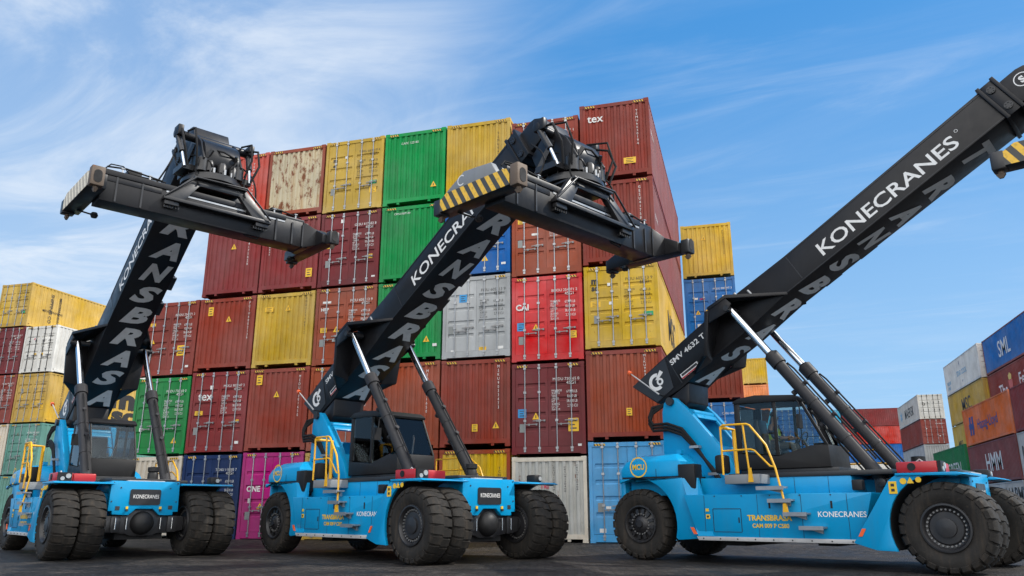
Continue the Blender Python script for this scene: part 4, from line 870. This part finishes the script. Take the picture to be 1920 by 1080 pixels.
    for tt in (0.55, 1.05): 
        for yy in (yR - 0.021, yL + 0.021): mb.cyl((9.48, yy, tt), (9.48, yy + (-0.03 if yy < 0 else 0.03), tt), 0.085, n=20); [mb.cyl((9.48 + 0.055 * math.cos(k), yy, tt + 0.055 * math.sin(k)), (9.48 + 0.055 * math.cos(k), yy + (-0.045 if yy < 0 else 0.045), tt + 0.055 * math.sin(k)), 0.014, n=6) for k in (0, 1.05, 2.1, 3.14, 4.19, 5.24)]
    boompart('bolt_cover', mb, SATIN, boom)
    mb = MB(); mb.prism([(-0.86, 1.06), (-0.48, 0.30), (0.10, 0.34), (0.30, 1.10)], yR - 0.012, yR - 0.002); mb.prism([(-0.86, 1.06), (-0.48, 0.30), (0.10, 0.34), (0.30, 1.10)], yL + 0.002, yL + 0.012); boompart('tail_plate', mb, SATIN, boom)
    mb = MB(); mb.prism([(-0.30, 0.20), (-0.18, -0.16), (0.0, -0.25), (0.24, -0.20), (0.50, 0.20), (0.3, 0.21)], -0.50, 0.50); boompart('heel_block', mb, BLACK, boom, bevel=0.03)
    for s in (-1, 1):                           # brackets that take the lift cylinders
        yi = yR - 0.001 if s < 0 else yL + 0.001; yo = s * 1.12
        mb = MB()
        mb.hexa([(2.62, yo, 1.02), (3.70, yi, 0.36), (2.30, yi, 1.20), (2.10, yo, 1.06)], [(2.66, yo, 1.10), (3.74, yi, 0.43), (2.34, yi, 1.26), (2.12, yo, 1.14)])
        mb.hexa([(2.12, yo, 1.055), (2.30, yi, 1.195), (1.30, yi, 0.24), (1.45, yo * 0.93, 0.22)], [(2.02, yo, 1.10), (2.20, yi, 1.20), (1.22, yi, 0.25), (1.35, yo * 0.93, 0.24)])
        mb.hexa([(1.45, yo * 0.93, 0.22), (1.30, yi, 0.235), (0.75, yi, 0.26)], [(1.35, yo * 0.93, 0.30), (1.22, yi, 0.33), (0.72, yi, 0.33)])
        mb.hexa([(2.62, yo, 1.015), (2.12, yo, 1.05), (1.95, yo, 0.80), (2.45, yo, 0.72), (2.66, yo, 0.82)], [(2.62, yo - s * 0.05, 1.015), (2.12, yo - s * 0.05, 1.05), (1.95, yo - s * 0.05, 0.80), (2.45, yo - s * 0.05, 0.72), (2.66, yo - s * 0.05, 0.82)])
        br = boompart('cylinder_bracket', mb, BLACK, boom, bevel=0.008)
        mb = MB(); mb.cyl((2.51, s * 1.16, 0.80), (2.51, s * 0.62, 0.80), 0.07, n=16); boompart('pivot_pin', mb, SATIN, boom, smooth=True)
        mb = MB()
        for q in (2.75, 3.05): mb.cyl((q, yi - s * 0.03 + s * 0.10, 1.08 - (q - 2.75) * 0.55), (q - 0.02, yi - s * 0.03 + s * 0.10, 1.22 - (q - 2.75) * 0.55), 0.028, n=10)
        boompart('grease_bolt', mb, STEEL, boom)
    for (s0, s1, t0_, t1_) in ((3.72, 9.27, 0.415, 0.43), (4.2, 9.27, 1.135, 1.15), (4.18, 4.20, 0.45, 1.12), (0.34, 0.36, 0.30, 1.08)):
        mb = MB(); mb.box(s0, s1, yR - 0.007, yR - 0.0005, t0_, t1_); boompart('weld_seam', mb, SATIN, boom)
    # cable guide on the far side of the boom
    mb = MB()
    for q in (4.3, 5.3): mb.box(q, q + 0.46, yL + 0.002, yL + 0.13, 0.44, 0.50); [mb.tube([(q + 0.06 + 0.085 * k, yL + 0.07, 0.50), (q + 0.06 + 0.085 * k, yL + 0.10, 0.62)], 0.025, 6) for k in range(5)]
    boompart('hose_guide', mb, SATIN, boom)
    mb = MB(); add_text(mb, 'KONECRANES', (4.86, yR - 0.004, 0.55), (1, 0, 0), (0, 0, 1), width=3.52, height=0.325, bold=0.012)
    ring(mb, (8.50, yR - 0.004, 0.86), (1, 0, 0), (0, 0, 1), 0.028, 0.036, 20)
    boompart('lettering', mb, WHITE, boom)
    mb = MB(); add_text(mb, 'KONECRANES', (8.4, yL + 0.004, 0.55), (-1, 0, 0), (0, 0, 1), width=3.52, height=0.325, bold=0.012); boompart('lettering', mb, WHITE, boom)
    mb = MB(); add_text(mb, 'SMV 4632 TC5', (0.36, yR - 0.004, 0.83), (0.998, 0, 0.02), (0, 0, 1), width=1.42, height=0.14, bold=0.02); boompart('lettering', mb, WHITE, boom)
    mb = MB(); mb.box(0.42, 0.98, yR - 0.010, yR - 0.001, 0.36, 0.50); mb.box(0.45, 0.95, yR - 0.013, yR - 0.0105, 0.42, 0.48, 1); mb.box(0.42, 0.98, yR - 0.013, yR - 0.0105, 0.362, 0.395, 2); boompart('name_plate', mb, [WHITE, DKDEC, RED], boom)
    mb = MB(); c = (-0.20, yR - 0.016, 0.74)      # round emblem: a crescent, a flag and a small loop
    ring(mb, (c[0] - 0.02, c[1], c[2]), (1, 0, 0), (0, 0, 1), 0.13, 0.22, 30, 0.9, 5.0); ring(mb, (c[0] + 0.07, c[1], c[2] - 0.05), (1, 0, 0), (0, 0, 1), 0.045, 0.095, 24)
    mb.add([(c[0] - 0.02, c[1], c[2] + 0.06), (c[0] + 0.05, c[1], c[2] + 0.02), (c[0] + 0.27, c[1], c[2] + 0.10), (c[0] + 0.22, c[1], c[2] + 0.20), (c[0] + 0.10, c[1], c[2] + 0.13)], [(0, 1, 2, 3, 4)])
    boompart('emblem', mb, WHITE, boom)
    mb = MB(); LET = 'TRANSBRASA'; ctr = [8.50, 7.55, 6.70, 5.86, 5.04, 4.22, 3.38, 2.54, 1.72, 0.88]
    for ch, s in zip(LET, ctr):
        tt = (0.39 if s > 3.75 else (0.30 + (s - 2.3) * 0.0714 if s > 2.3 else (0.30 if s > 1.3 else 0.20 + (s - 0.3) * 0.1))) - 0.006
        sl = 0.0 if s > 3.75 else (0.0714 if s > 2.3 else (0.0 if s > 1.3 else 0.1))
        w, hh = 0.76, 0.64
        vs, fs, asp = text_geo(ch, 0.05, 0.30)
        mb.add([(s + (q - 0.5) * hh, 0.10 + (p - 0.5) * w, tt + (q - 0.5) * hh * sl - 0.002) for p, q in vs], fs)
    boompart('lettering', mb, SILVER, boom)
    mb = MB(); mb.prism([(9.0, 0.47), (10.02, 0.47), (10.30, 0.62), (10.36, 0.92), (10.20, 1.09), (10.05, 1.13), (9.0, 1.13)], yR + 0.09, yL - 0.09); ext = boompart('boom_extension', mb, BLACK, None, bevel=0.02)
    if variant == 2:
        mb = MB(); ring(mb, (10.0, yR + 0.087, 0.86), (1, 0, 0), (0, 0, 1), 0.135, 0.155, 36); add_text(mb, 'S', (9.95, yR + 0.087, 0.78), (1, 0, 0), (0, 0, 1), width=0.10, height=0.16, bold=0.05); boompart('emblem', mb, WHITE, ext)
    # antenna with beacon at the boom tail
    mb = MB(); mb.tube([b2m(-0.25, -0.72, 0.35), b2m(-0.62, -0.76, 1.25)], [0.022, 0.014], 8); bc = B('beacon_pole', mb, SKIRT)
    mb = MB(); mb.tube([b2m(-0.62, -0.76, 1.25), b2m(-0.66, -0.76, 1.34)], [0.06, 0.05], 12); B('beacon', mb, ORANGE, bc)
    mb = MB(); mb.tube([b2m(-0.25, -0.55, 0.33), b2m(-0.25, -0.73, 0.35)], 0.02, 6); B('bracket', mb, SATIN, bc)
    # lift cylinders -----------------------------------------------------------
    for s in (-1, 1):
        top = b2m(2.51, s * 0.93, 0.80); base = Vector((-1.25, s * 0.98, 1.66)); d = (top - base).normalized(); Lb = 3.48
        mb = MB(); e = base + d * Lb
        mb.cyl(base, e, 0.132, n=28); mb.cyl(e - d * 0.30, e, 0.165, n=28); mb.cyl(e, e + d * 0.05, 0.14, 0.11, n=28)
        for q in (1.05, 2.05): mb.cyl(base + d * q, base + d * (q + 0.06), 0.143, n=28)
        side_ = d.cross(Vector((0, 1, 0))).normalized()
        for q in (1.6, 2.5): mb.cyl(base + d * q + side_ * 0.14, base + d * q + side_ * 0.21, 0.06, n=12); mb.cyl(base + d * q - side_ * 0.14, base + d * q - side_ * 0.20, 0.05, n=12)
        cy = B('lift_cylinder', mb, CYLM, smooth=True)
        for pth in ([base + d * 0.4 - side_ * 0.18, base + d * 2.9 - side_ * 0.18, base + d * 3.1 - side_ * 0.15], [base + d * 0.3 + side_ * 0.175, base + d * 2.0 + side_ * 0.175]):
            mb = MB(); mb.tube(pth, 0.02, 10); B('hydraulic_hose', mb, HOSE, cy, smooth=True)
        mb = MB(); mb.cyl(e + d * 0.04, top, 0.085, n=28); B('piston_rod', mb, CHROME, cy, smooth=True)
        mb = MB(); mb.box(-1.40, -1.05, s * 0.98 - 0.12, s * 0.98 + 0.12, 1.42, 1.70); mb.cyl((-1.25, s * 0.98 - 0.2, 1.62), (-1.25, s * 0.98 + 0.2, 1.62), 0.09, n=16); B('foot_bracket', mb, SATIN, cy, bevel=0.01)
    def each(name, mat, parent, boxes=(), cyls=()):
        for b_ in boxes: m_ = MB(); m_.box(*b_); B(name, m_, mat, parent)
        for c_ in cyls: m_ = MB(); m_.cyl(*c_, n=6); B(name, m_, mat, parent)
    each('panel_seam', VOID, None or t, [(-6.056, -6.044, -1.6235, 1.6235, 1.845, 2.02)] + [(xx - 0.004, xx + 0.004, -1.8445, -1.8405, 0.56, 1.40) for xx in (-4.75, -2.62, -1.72)] + [(xx - 0.004, xx + 0.004, -1.3845, -1.3805, 1.43, 1.75) for xx in (-2.9, -2.2)])
    each('bolt', DKDEC, t, (), [((-4.8 + k * 0.39, -1.862, 0.515), (-4.8 + k * 0.39, -1.872, 0.515), 0.016) for k in range(9)] + [((-4.5 + k * 0.62, -1.842, 1.385), (-4.5 + k * 0.62, -1.852, 1.385), 0.014) for k in range(5)]
         + [((0.22, yy, zz), (0.232, yy, zz), 0.018) for yy, zz in ((-0.78, 1.74), (-0.78, 1.30), (0.73, 1.74), (0.73, 1.30), (-0.60, 1.62), (0.56, 1.62))])
    mb = MB(); mb.box(-5.78, -5.66, -1.1, -0.98, 2.372, 2.47); B('lifting_eye', mb, BLUE, hood)
    # head, rotator and spreader -----------------------------------------------------------
    hinge = b2m(10.42, 0.0, 0.13); hx = hinge.x + 0.06; zt = hinge.z - 2.42            # twist-lock level
    H = lambda dx, yy, dz: (hx + dx, yy, zt + dz)
    def HB(mb, x0, x1, y0, y1, z0, z1, mi=0): mb.box(hx + x0, hx + x1, y0, y1, zt + z0, zt + z1, mi)
    mb = MB()                                   # gooseneck cheeks and cover
    for s in (-1, 1):
        pol = [(-0.78, 2.10), (-0.40, 2.52), (-0.05, 2.55), (0.30, 2.25), (0.60, 1.72), (0.42, 1.38), (-0.35, 1.38), (-0.62, 1.75)]
        mb.prism([(hx + p, zt + q) for p, q in pol], s * 0.50, s * 0.44)
    cov = [(-0.50, 2.02), (-0.40, 2.24), (-0.22, 2.38), (0.0, 2.42), (0.20, 2.36), (0.38, 2.22), (0.50, 2.02), (0.56, 1.82), (0.52, 1.62), (0.40, 1.50), (-0.40, 1.50)]
    mb.prism([(hx + p, zt + q) for p, q in cov], -0.435, 0.435)
    mb.cyl(H(-0.16, -1.0, 2.48), H(-0.16, 1.0, 2.48), 0.11, n=20)
    for s in (-1, 1): mb.box(hx - 0.26, hx + 0.06, s * 0.92 - 0.07, s * 0.92 + 0.07, zt + 2.38, zt + 2.66)
    head = B('boom_head', mb, BLACK, bevel=0.02)
    for s in (-1, 1):
        mb = MB(); mb.cyl(H(-0.14, s * 0.92, 2.44), H(0.14, s * 0.86, 1.90), 0.075, n=16); cyd = B('damper_cylinder', mb, SATIN, head, smooth=True)
        mb = MB(); mb.cyl(H(0.14, s * 0.86, 1.90), H(0.32, s * 0.82, 1.46), 0.04, n=12); B('piston_rod', mb, CHROME, head, smooth=True)
        for h_ in (([H(-0.2, s * 0.75, 2.55), H(0.32, s * 0.98, 2.40), H(0.55, s * 0.95, 1.9), H(0.45, s * 0.80, 1.45)], 0.030), ([H(-0.1, s * 0.70, 2.6), H(0.50, s * 0.72, 2.45), H(0.66, s * 0.70, 1.95), H(0.52, s * 0.6, 1.5)], 0.026),): mb = MB(); mb.tube(h_[0], h_[1], 8); B('hydraulic_hose', mb, HOSE, head, smooth=True)
    for h_ in (([H(-0.45, -0.46, 2.0), H(0.2, -0.47, 2.14), H(0.60, 0.0, 1.98), H(0.5, 0.45, 1.9)], 0.025),): mb = MB(); mb.tube(h_[0], h_[1], 8); B('hydraulic_hose', mb, HOSE, head, smooth=True)
    mb = MB()
    mb.lathe([(0.0, 1.40), (0.62, 1.40), (0.68, 1.36), (0.68, 1.28), (0.74, 1.27), (0.74, 1.18), (0.60, 1.15), (0.0, 1.15)], (hx, 0, zt), 40, 'z')
    for k in range(14):
        q = 2 * PI * k / 14; mb.cyl(H(0.66 * math.cos(q), 0.66 * math.sin(q), 1.36), H(0.66 * math.cos(q), 0.66 * math.sin(q), 1.42), 0.022, n=6)
    for s in (-1, 1):
        HB(mb, -0.30, 0.30, s * 0.72 - 0.16, s * 0.72 + 0.16, 1.42, 1.56); mb.lathe([(0.0, 1.39), (0.15, 1.39), (0.15, 1.72), (0.10, 1.78), (0.0, 1.78)], (hx + 0.42, s * 0.45, zt), 20, 'z')
    HB(mb, -0.48, -0.1, -0.7, 0.7, 1.39, 1.58)
    rot = B('rotator', mb, SATIN, head, smooth=True)
    mb = MB()
    for k, (dx, yy) in enumerate(((0.6, -0.2), (0.56, 0.25), (0.66, 0.05))): mb.cyl(H(dx, yy, 1.36), H(dx, yy, 1.50), 0.03, n=10)
    B('hose_fitting', mb, STEEL, head)
    mb = MB(); yb0, yb1 = -2.62, 2.45             # main box beam
    mb.prism([(hx - 0.06, zt + 0.04), (hx + 0.52, zt + 0.04), (hx + 0.52, zt + 0.72), (hx - 0.06, zt + 0.72)], yb0, yb1)
    for s in (-1, 1):
        xf = 0.23 + s * 0.29; HB(mb, min(xf, xf + s * 0.03), max(xf, xf + s * 0.03), yb0 + 0.02, 1.8, 0.66, 0.79); HB(mb, min(xf, xf + s * 0.012), max(xf, xf + s * 0.012), yb0 + 0.01, yb0 + 1.3, 0.52, 0.655)
    HB(mb, -0.02, 0.48, yb0 + 0.1, yb1 - 0.1, 0.721, 0.80)
    sp = B('spreader', mb, BLACK, bevel=0.012)
    mb = MB()
    for s in (-1, 1):                             # A-frames and top carriage
        xo = hx + 0.23 + s * 0.322
        for (y0, y1, yt0, yt1) in ((-1.28, -0.84, -0.66, -0.34), (0.84, 1.28, 0.34, 0.66)):
            mb.hexa([(xo, y0, zt + 0.45), (xo, y1, zt + 0.45), (xo - s * 0.12, yt1, zt + 1.15), (xo - s * 0.12, yt0, zt + 1.15)], [(xo + s * 0.14, y0, zt + 0.45), (xo + s * 0.14, y1, zt + 0.45), (xo + s * 0.02, yt1, zt + 1.15), (xo + s * 0.02, yt0, zt + 1.15)])
        mb.hexa([(xo - s * 0.02, -0.85, zt + 0.85), (xo - s * 0.02, -0.45, zt + 1.13), (xo - s * 0.02, 0.45, zt + 1.13), (xo - s * 0.02, 0.85, zt + 0.85), (xo - s * 0.02, 0.45, zt + 0.93), (xo - s * 0.02, -0.45, zt + 0.93)], [(xo + s * 0.05, -0.85, zt + 0.85), (xo + s * 0.05, -0.45, zt + 1.13), (xo + s * 0.05, 0.45, zt + 1.13), (xo + s * 0.05, 0.85, zt + 0.85), (xo + s * 0.05, 0.45, zt + 0.93), (xo + s * 0.05, -0.45, zt + 0.93)])
        mb.box(min(xo, xo + s * 0.17), max(xo, xo + s * 0.17), -1.32, 1.32, zt + 0.37, zt + 0.45)
        mb.box(min(xo, xo + s * 0.12), max(xo, xo + s * 0.12), -1.28, -0.95, zt + 0.26, zt + 0.365); mb.box(min(xo, xo + s * 0.12), max(xo, xo + s * 0.12), 0.95, 1.28, zt + 0.26, zt + 0.365)
    HB(mb, -0.66, 0.66, -0.66, 0.66, 1.10, 1.149)
    mb.tube([H(0.72, -1.30, 0.44), H(0.70, -0.62, 1.10), H(0.73, 0.62, 1.13), H(0.76, 1.30, 0.44)], 0.026, 8)
    B('carriage_frame', mb, SATIN, sp, bevel=0.008)
    for pth, r_ in (([H(0.40, yb0 + 0.1, 0.90), H(0.42, yb0 + 0.5, 0.95), H(0.42, -1.3, 0.88)], 0.022), ([H(0.30, yb0 + 0.1, 0.90), H(0.30, yb0 + 0.2, 1.02), H(0.34, yb0 + 0.45, 1.02), H(0.34, yb0 + 0.6, 0.88), H(0.34, -1.2, 0.90)], 0.016), ([H(0.40, 1.3, 0.86), H(0.42, 1.7, 0.93), H(0.40, 2.3, 0.86)], 0.02), ([H(0.45, 0.6, 0.17), H(0.45, 0.8, 0.02), H(0.45, 1.1, 0.0), H(0.45, 1.25, 0.16)], 0.022)):
        mb = MB(); mb.tube(pth, r_, 8); B('hydraulic_hose', mb, HOSE, sp, smooth=True)
    mb = MB()
    for yy in (-2.2, -1.6, 1.5, 2.1): mb.tube([H(0.46, yy, 0.80), H(0.46, yy, 0.90)], 0.02, 6); mb.box(hx + 0.43, hx + 0.49, yy - 0.04, yy + 0.04, zt + 0.90, zt + 0.92)
    B('sensor_bracket', mb, STEEL, sp)
    # small fittings that crowd the beam and the carriage
    each('stiffener', SATIN, sp, [(hx + 0.521, hx + 0.545, yy - 0.02, yy + 0.02, zt + 0.06, zt + 0.65) for yy in (-2.3, -1.75, 1.55, 2.0, 2.3)] + [(hx + 0.521, hx + 0.60, yy - 0.10, yy + 0.10, zt + 0.20, zt + 0.255) for yy in (-1.15, 1.05)])
    each('bolt', SATIN, sp, (), [(H(0.62, yy + 0.065 * k, 0.255), H(0.62, yy + 0.065 * k, 0.20), 0.016) for k in range(6) for yy in (-1.26, 0.92)])
    mb = MB(); mb.cyl(H(0.20, -2.45, 0.86), H(0.20, -0.9, 0.86), 0.055, n=14); mb.cyl(H(0.20, 0.9, 0.86), H(0.20, 2.3, 0.86), 0.055, n=14); B('telescope_cylinder', mb, SATIN, sp, smooth=True)
    mb = MB(); HB(mb, 0.524, 0.530, yb0 + 1.4, 1.78, 0.60, 0.645); HB(mb, -0.02, 0.40, -1.9, -1.86, 0.801, 0.84); B('slide_track', mb, STEEL, sp)
    for (x0, x1, y0_, y1_, z0_, z1_) in ((0.02, 0.34, -2.05, -1.75, 0.80, 1.00), (0.05, 0.40, 1.45, 1.75, 0.80, 0.98), (-0.5, -0.2, -0.3, 0.3, 0.80, 1.08)):
        mb = MB(); HB(mb, x0, x1, y0_, y1_, z0_, z1_); HB(mb, x0 + 0.05, x0 + 0.09, y0_ - 0.03, y0_, z0_ + 0.04, z0_ + 0.12); B('junction_box', mb, PLASTIC, sp, bevel=0.012)
    for k, (p0, p1, sag) in enumerate((((-0.3, -0.55, 2.05), (0.62, -0.25, 1.52), 0.25), ((-0.2, 0.50, 2.10), (0.66, 0.2, 1.55), 0.32), ((0.50, -0.62, 1.75), (0.66, -0.55, 0.95), -0.12), ((0.50, 0.66, 1.70), (0.70, 0.60, 0.90), -0.14), ((-0.45, 0.85, 2.2), (0.40, 1.0, 0.95), 0.35), ((-0.45, -0.85, 2.2), (0.10, -1.35, 0.92), 0.35))):
        a0_, b0_ = Vector(H(*p0)), Vector(H(*p1)); mb = MB(); mb.tube([a0_.lerp(b0_, q / 8) + Vector((sag * math.sin(PI * q / 8), 0, 0)) for q in range(9)], 0.022, 8); B('hydraulic_hose', mb, HOSE, head, smooth=True)
    mb = MB()
    for dx, yy, r_ in ((0.50, -0.28, 0.10), (0.52, 0.02, 0.12), (0.50, 0.30, 0.10)): mb.lathe([(0.0, 1.42), (r_, 1.42), (r_, 1.62), (r_ * 0.6, 1.70), (0.0, 1.72)], (hx + dx, yy, zt), 18, 'z')
    for s in (-1, 1): mb.beam(H(0.30, s * 0.50, 1.45), H(0.62, s * 0.30, 1.95), 0.06, 0.10); mb.beam(H(-0.1, s * 0.50, 2.3), H(-0.5, s * 0.62, 1.55), 0.06, 0.12)
    B('motor_housing', mb, SATIN, head, smooth=True)
    hz = HAZPALE if variant == 0 else HAZ
    for s in (-1, 1):
        y0 = s * 2.62; y1 = s * 2.98
        # end beam: deep in the middle, tapering to both corners
        pol = [(-1.13, 0.12), (-1.13, 0.34), (-0.86, 0.50), (0.86, 0.50), (1.02, 0.46), (1.02, 0.12)] if s < 0 else [(-1.13, 0.12), (-1.13, 0.36), (-0.52, 0.62), (0.52, 0.62), (1.02, 0.36), (1.02, 0.12)]
        mb = MB(); mb.prism([(hx + p, zt + q) for p, q in pol], y0, y1)
        if s > 0: mb.hexa([H(-0.08, yb1 - 0.15, 0.02), H(0.54, yb1 - 0.15, 0.02), H(0.54, yb1 - 0.15, 0.74), H(-0.08, yb1 - 0.15, 0.74)], [H(-0.45, y0 + 0.01, 0.13), H(0.66, y0 + 0.01, 0.13), H(0.66, y0 + 0.01, 0.56), H(-0.45, y0 + 0.01, 0.56)])
        eb = B('end_beam', mb, BLACK, sp, bevel=0.015)
        if s < 0 or True:
            mb = MB(); mb.prism([(p * 0.985, q + (0.008 if q < 0.2 else -0.008)) for p, q in pol], s * 2.983, s * 2.992); hp = mb.build('hazard_plate', hz, sp); hp.location = (hx, 0, zt)
        for cxn in (-1, 1):
            mb = MB(); xc = cxn * 1.13
            # solid corner casting; a dark oval plate paints in its shaded hole
            mb.box(hx + xc - 0.11, hx + xc + 0.11, s * 2.86 - 0.14, s * 2.86 + 0.14, zt + 0.08, zt + (0.53 if cxn > 0 and s < 0 else 0.42))
            B('corner_casting', mb, CASTIRON if s < 0 and cxn > 0 else SATIN, sp, bevel=0.03)
            if cxn > 0:
                mb = MB(); q = [(s * 2.86 + 0.085 * math.cos(k * PI / 8), zt + 0.29 + 0.085 * math.sin(k * PI / 8) + (0.06 if 0 < k < 8 else (-0.06 if 8 < k < 16 else 0))) for k in range(16)]
                mb.prism(q, hx + xc + 0.10, hx + xc + 0.118, 'x'); B('painted_hole', mb, VOID, sp)
            mb = MB(); mb.cyl(H(xc, s * 2.86, 0.10), H(xc, s * 2.86, 0.03), 0.05, n=14); mb.hexa([H(xc - 0.075, s * 2.86 - 0.045, 0.03), H(xc + 0.075, s * 2.86 - 0.045, 0.03), H(xc + 0.075, s * 2.86 + 0.045, 0.03), H(xc - 0.075, s * 2.86 + 0.045, 0.03)], [H(xc - 0.03, s * 2.86 - 0.02, -0.045), H(xc + 0.03, s * 2.86 - 0.02, -0.045), H(xc + 0.03, s * 2.86 + 0.02, -0.045), H(xc - 0.03, s * 2.86 + 0.02, -0.045)])
            B('twist_lock', mb, CASTIRON, sp)
        mb = MB(); mb.tube([H(-0.75, s * 2.75, 0.12), H(-0.60, s * 2.5, 0.04), H(-0.45, s * 2.46, 0.02)], 0.022, 6); mb.lathe([(0.0, -0.10), (0.06, -0.09), (0.085, -0.03), (0.06, 0.03), (0.0, 0.04)], (hx - 0.42, s * 2.45, zt + 0.0), 16, 'z'); B('work_lamp', mb, PLASTIC, sp, smooth=True)
    if variant == 1:                              # cover plate on top of the near end beam
        mb = MB(); mb.prism([(hx - 0.95, zt + 0.505), (hx - 0.35, zt + 0.84), (hx - 0.05, zt + 0.82), (hx + 0.45, zt + 0.78), (hx + 0.62, zt + 0.505)], -2.95, -2.80)
        cpv = B('end_cover', mb, GREYDECK, sp, bevel=0.02)
        mb = MB(); ring(mb, H(-0.42, -2.953, 0.66), (1, 0, 0), (0, 0, 1), 0.09, 0.115, 24, 0.8, 5.4); B('lettering', mb, WHITE, sp)
    return t, hx, zt

CR = [crane('leftmost blue and black container crane, pale stripes on its raised spreader', -14.35, 16.746, -0.5525, 0.122, 0),
      crane('middle blue and black container crane, spreader raised in front of the tallest stack', -5.823, 17.669, -0.5046, 0.026, 1),
      crane('rightmost blue and black container crane seen side-on, driver in its cab', 4.137, 17.811, -0.4376, 0.0, 2)]

# ------------------------------------------------------------------ driver seated in the right crane
def driver():
    t0, _, _ = CR[2]
    M = Matrix.Translation(t0.location) @ Matrix.Rotation(t0.rotation_euler.z, 4, 'Z')
    d = thing('person', 'driver in a yellow-green vest seated behind the glass of the right crane cab', 'person', M @ Vector((-3.78, -0.10, 2.42)), t0.rotation_euler.z)
    def skin(name, verts, edges, rad, mat, root=0, lv=2):
        me = bpy.data.meshes.new(name); me.from_pydata(verts, edges, []); o = bpy.data.objects.new(name, me); COL.objects.link(o)
        m = o.modifiers.new('s', 'SKIN'); m.use_smooth_shade = True
        for v, r in zip(me.skin_vertices[0].data, rad): v.radius = (r, r)
        me.skin_vertices[0].data[root].use_root = True
        sb = o.modifiers.new('u', 'SUBSURF'); sb.levels = lv; sb.render_levels = lv
        bpy.context.view_layer.update()
        m2 = bpy.data.meshes.new_from_object(o.evaluated_get(bpy.context.evaluated_depsgraph_get())); bpy.data.objects.remove(o)
        m2.materials.clear(); m2.materials.append(mat)
        r = bpy.data.objects.new(name, m2); COL.objects.link(r); r.parent = d; return r
    SK = plain('skin', (0.36, 0.20, 0.14), 0.55); VEST = plain('hi_vis_vest', (0.45, 0.62, 0.04), 0.7); TRO = plain('work_trousers', (0.10, 0.085, 0.07), 0.8); SHIRT = plain('work_shirt', (0.04, 0.05, 0.09), 0.8); HAIR = plain('dark_hair', (0.015, 0.012, 0.01), 0.6)
    V = [(0, 0, 0.10), (0.01, 0, 0.26), (0.0, 0, 0.44), (0.0, 0, 0.54), (0.01, 0, 0.60), (0.03, 0, 0.70), (0.045, 0, 0.78)]
    E_ = [(0, 1), (1, 2), (2, 3), (3, 4), (4, 5), (5, 6)]; Rr = [0.135, 0.125, 0.135, 0.075, 0.052, 0.088, 0.078]
    fingers = []
    for sgn in (-1, 1):
        i = len(V)
        V += [(0.0, sgn * 0.18, 0.50), (0.10, sgn * 0.25, 0.26), (0.34, sgn * 0.20, 0.24), (0.42, sgn * 0.18, 0.26)]; Rr += [0.062, 0.046, 0.036, 0.030]
        E_ += [(3, i), (i, i + 1), (i + 1, i + 2), (i + 2, i + 3)]
        for k in range(4):
            j = len(V); oy = (k - 1.5) * 0.019
            V += [(0.485, sgn * 0.18 + oy, 0.275 - 0.003 * k), (0.512 - 0.003 * abs(k - 1), sgn * 0.18 + oy, 0.25), (0.495, sgn * 0.18 + oy, 0.23)]; Rr += [0.0095, 0.009, 0.008]; E_ += [(i + 3, j), (j, j + 1), (j + 1, j + 2)]
        j = len(V); V += [(0.44, sgn * 0.18 - sgn * 0.04, 0.262), (0.48, sgn * 0.18 - sgn * 0.05, 0.245)]; Rr += [0.011, 0.009]; E_ += [(i + 3, j), (j, j + 1)]
        i = len(V)
        V += [(0.06, sgn * 0.09, 0.07), (0.46, sgn * 0.13, 0.08), (0.55, sgn * 0.13, -0.33), (0.60, sgn * 0.13, -0.40), (0.72, sgn * 0.14, -0.42)]; Rr += [0.088, 0.066, 0.045, 0.045, 0.035]
        E_ += [(0, i), (i, i + 1), (i + 1, i + 2), (i + 2, i + 3), (i + 3, i + 4)]
    body = skin('body', V, E_, Rr, SK)
    # clothing and hair over the body
    skin('trousers', [(0, 0, 0.10), (0.06, -0.09, 0.075), (0.46, -0.13, 0.085), (0.545, -0.13, -0.28), (0.06, 0.09, 0.075), (0.46, 0.13, 0.085), (0.545, 0.13, -0.28)], [(0, 1), (1, 2), (2, 3), (0, 4), (4, 5), (5, 6)], [0.142, 0.098, 0.078, 0.062, 0.098, 0.078, 0.062], TRO)
    skin('shirt', [(0, 0, 0.42), (0, -0.17, 0.50), (0.09, -0.245, 0.27), (0.26, -0.215, 0.245), (0, 0.17, 0.50), (0.09, 0.245, 0.27), (0.26, 0.215, 0.245)], [(0, 1), (1, 2), (2, 3), (0, 4), (4, 5), (5, 6)], [0.11, 0.070, 0.056, 0.048, 0.070, 0.056, 0.048], SHIRT)
    skin('vest', [(0, 0, 0.17), (0.01, 0, 0.28), (0.0, 0, 0.43), (0.0, 0, 0.53)], [(0, 1), (1, 2), (2, 3)], [0.15, 0.145, 0.152, 0.10], VEST)
    skin('hair', [(-0.02, 0, 0.74), (0.0, 0, 0.815), (0.045, 0, 0.835)], [(0, 1), (1, 2)], [0.085, 0.075, 0.06], HAIR)
    mb = MB()
    for sgn in (-1, 1): mb.lathe([(0.0, 0.0), (0.010, 0.002), (0.012, 0.008), (0.0, 0.012)], (0.112, sgn * 0.032, 0.745), 10, 'x')
    mb.prism([(0.115, 0.735), (0.135, 0.70), (0.112, 0.695)], -0.012, 0.012); mb.box(0.098, 0.112, -0.022, 0.022, 0.662, 0.67)
    mb.build('face', SK, d)
driver()
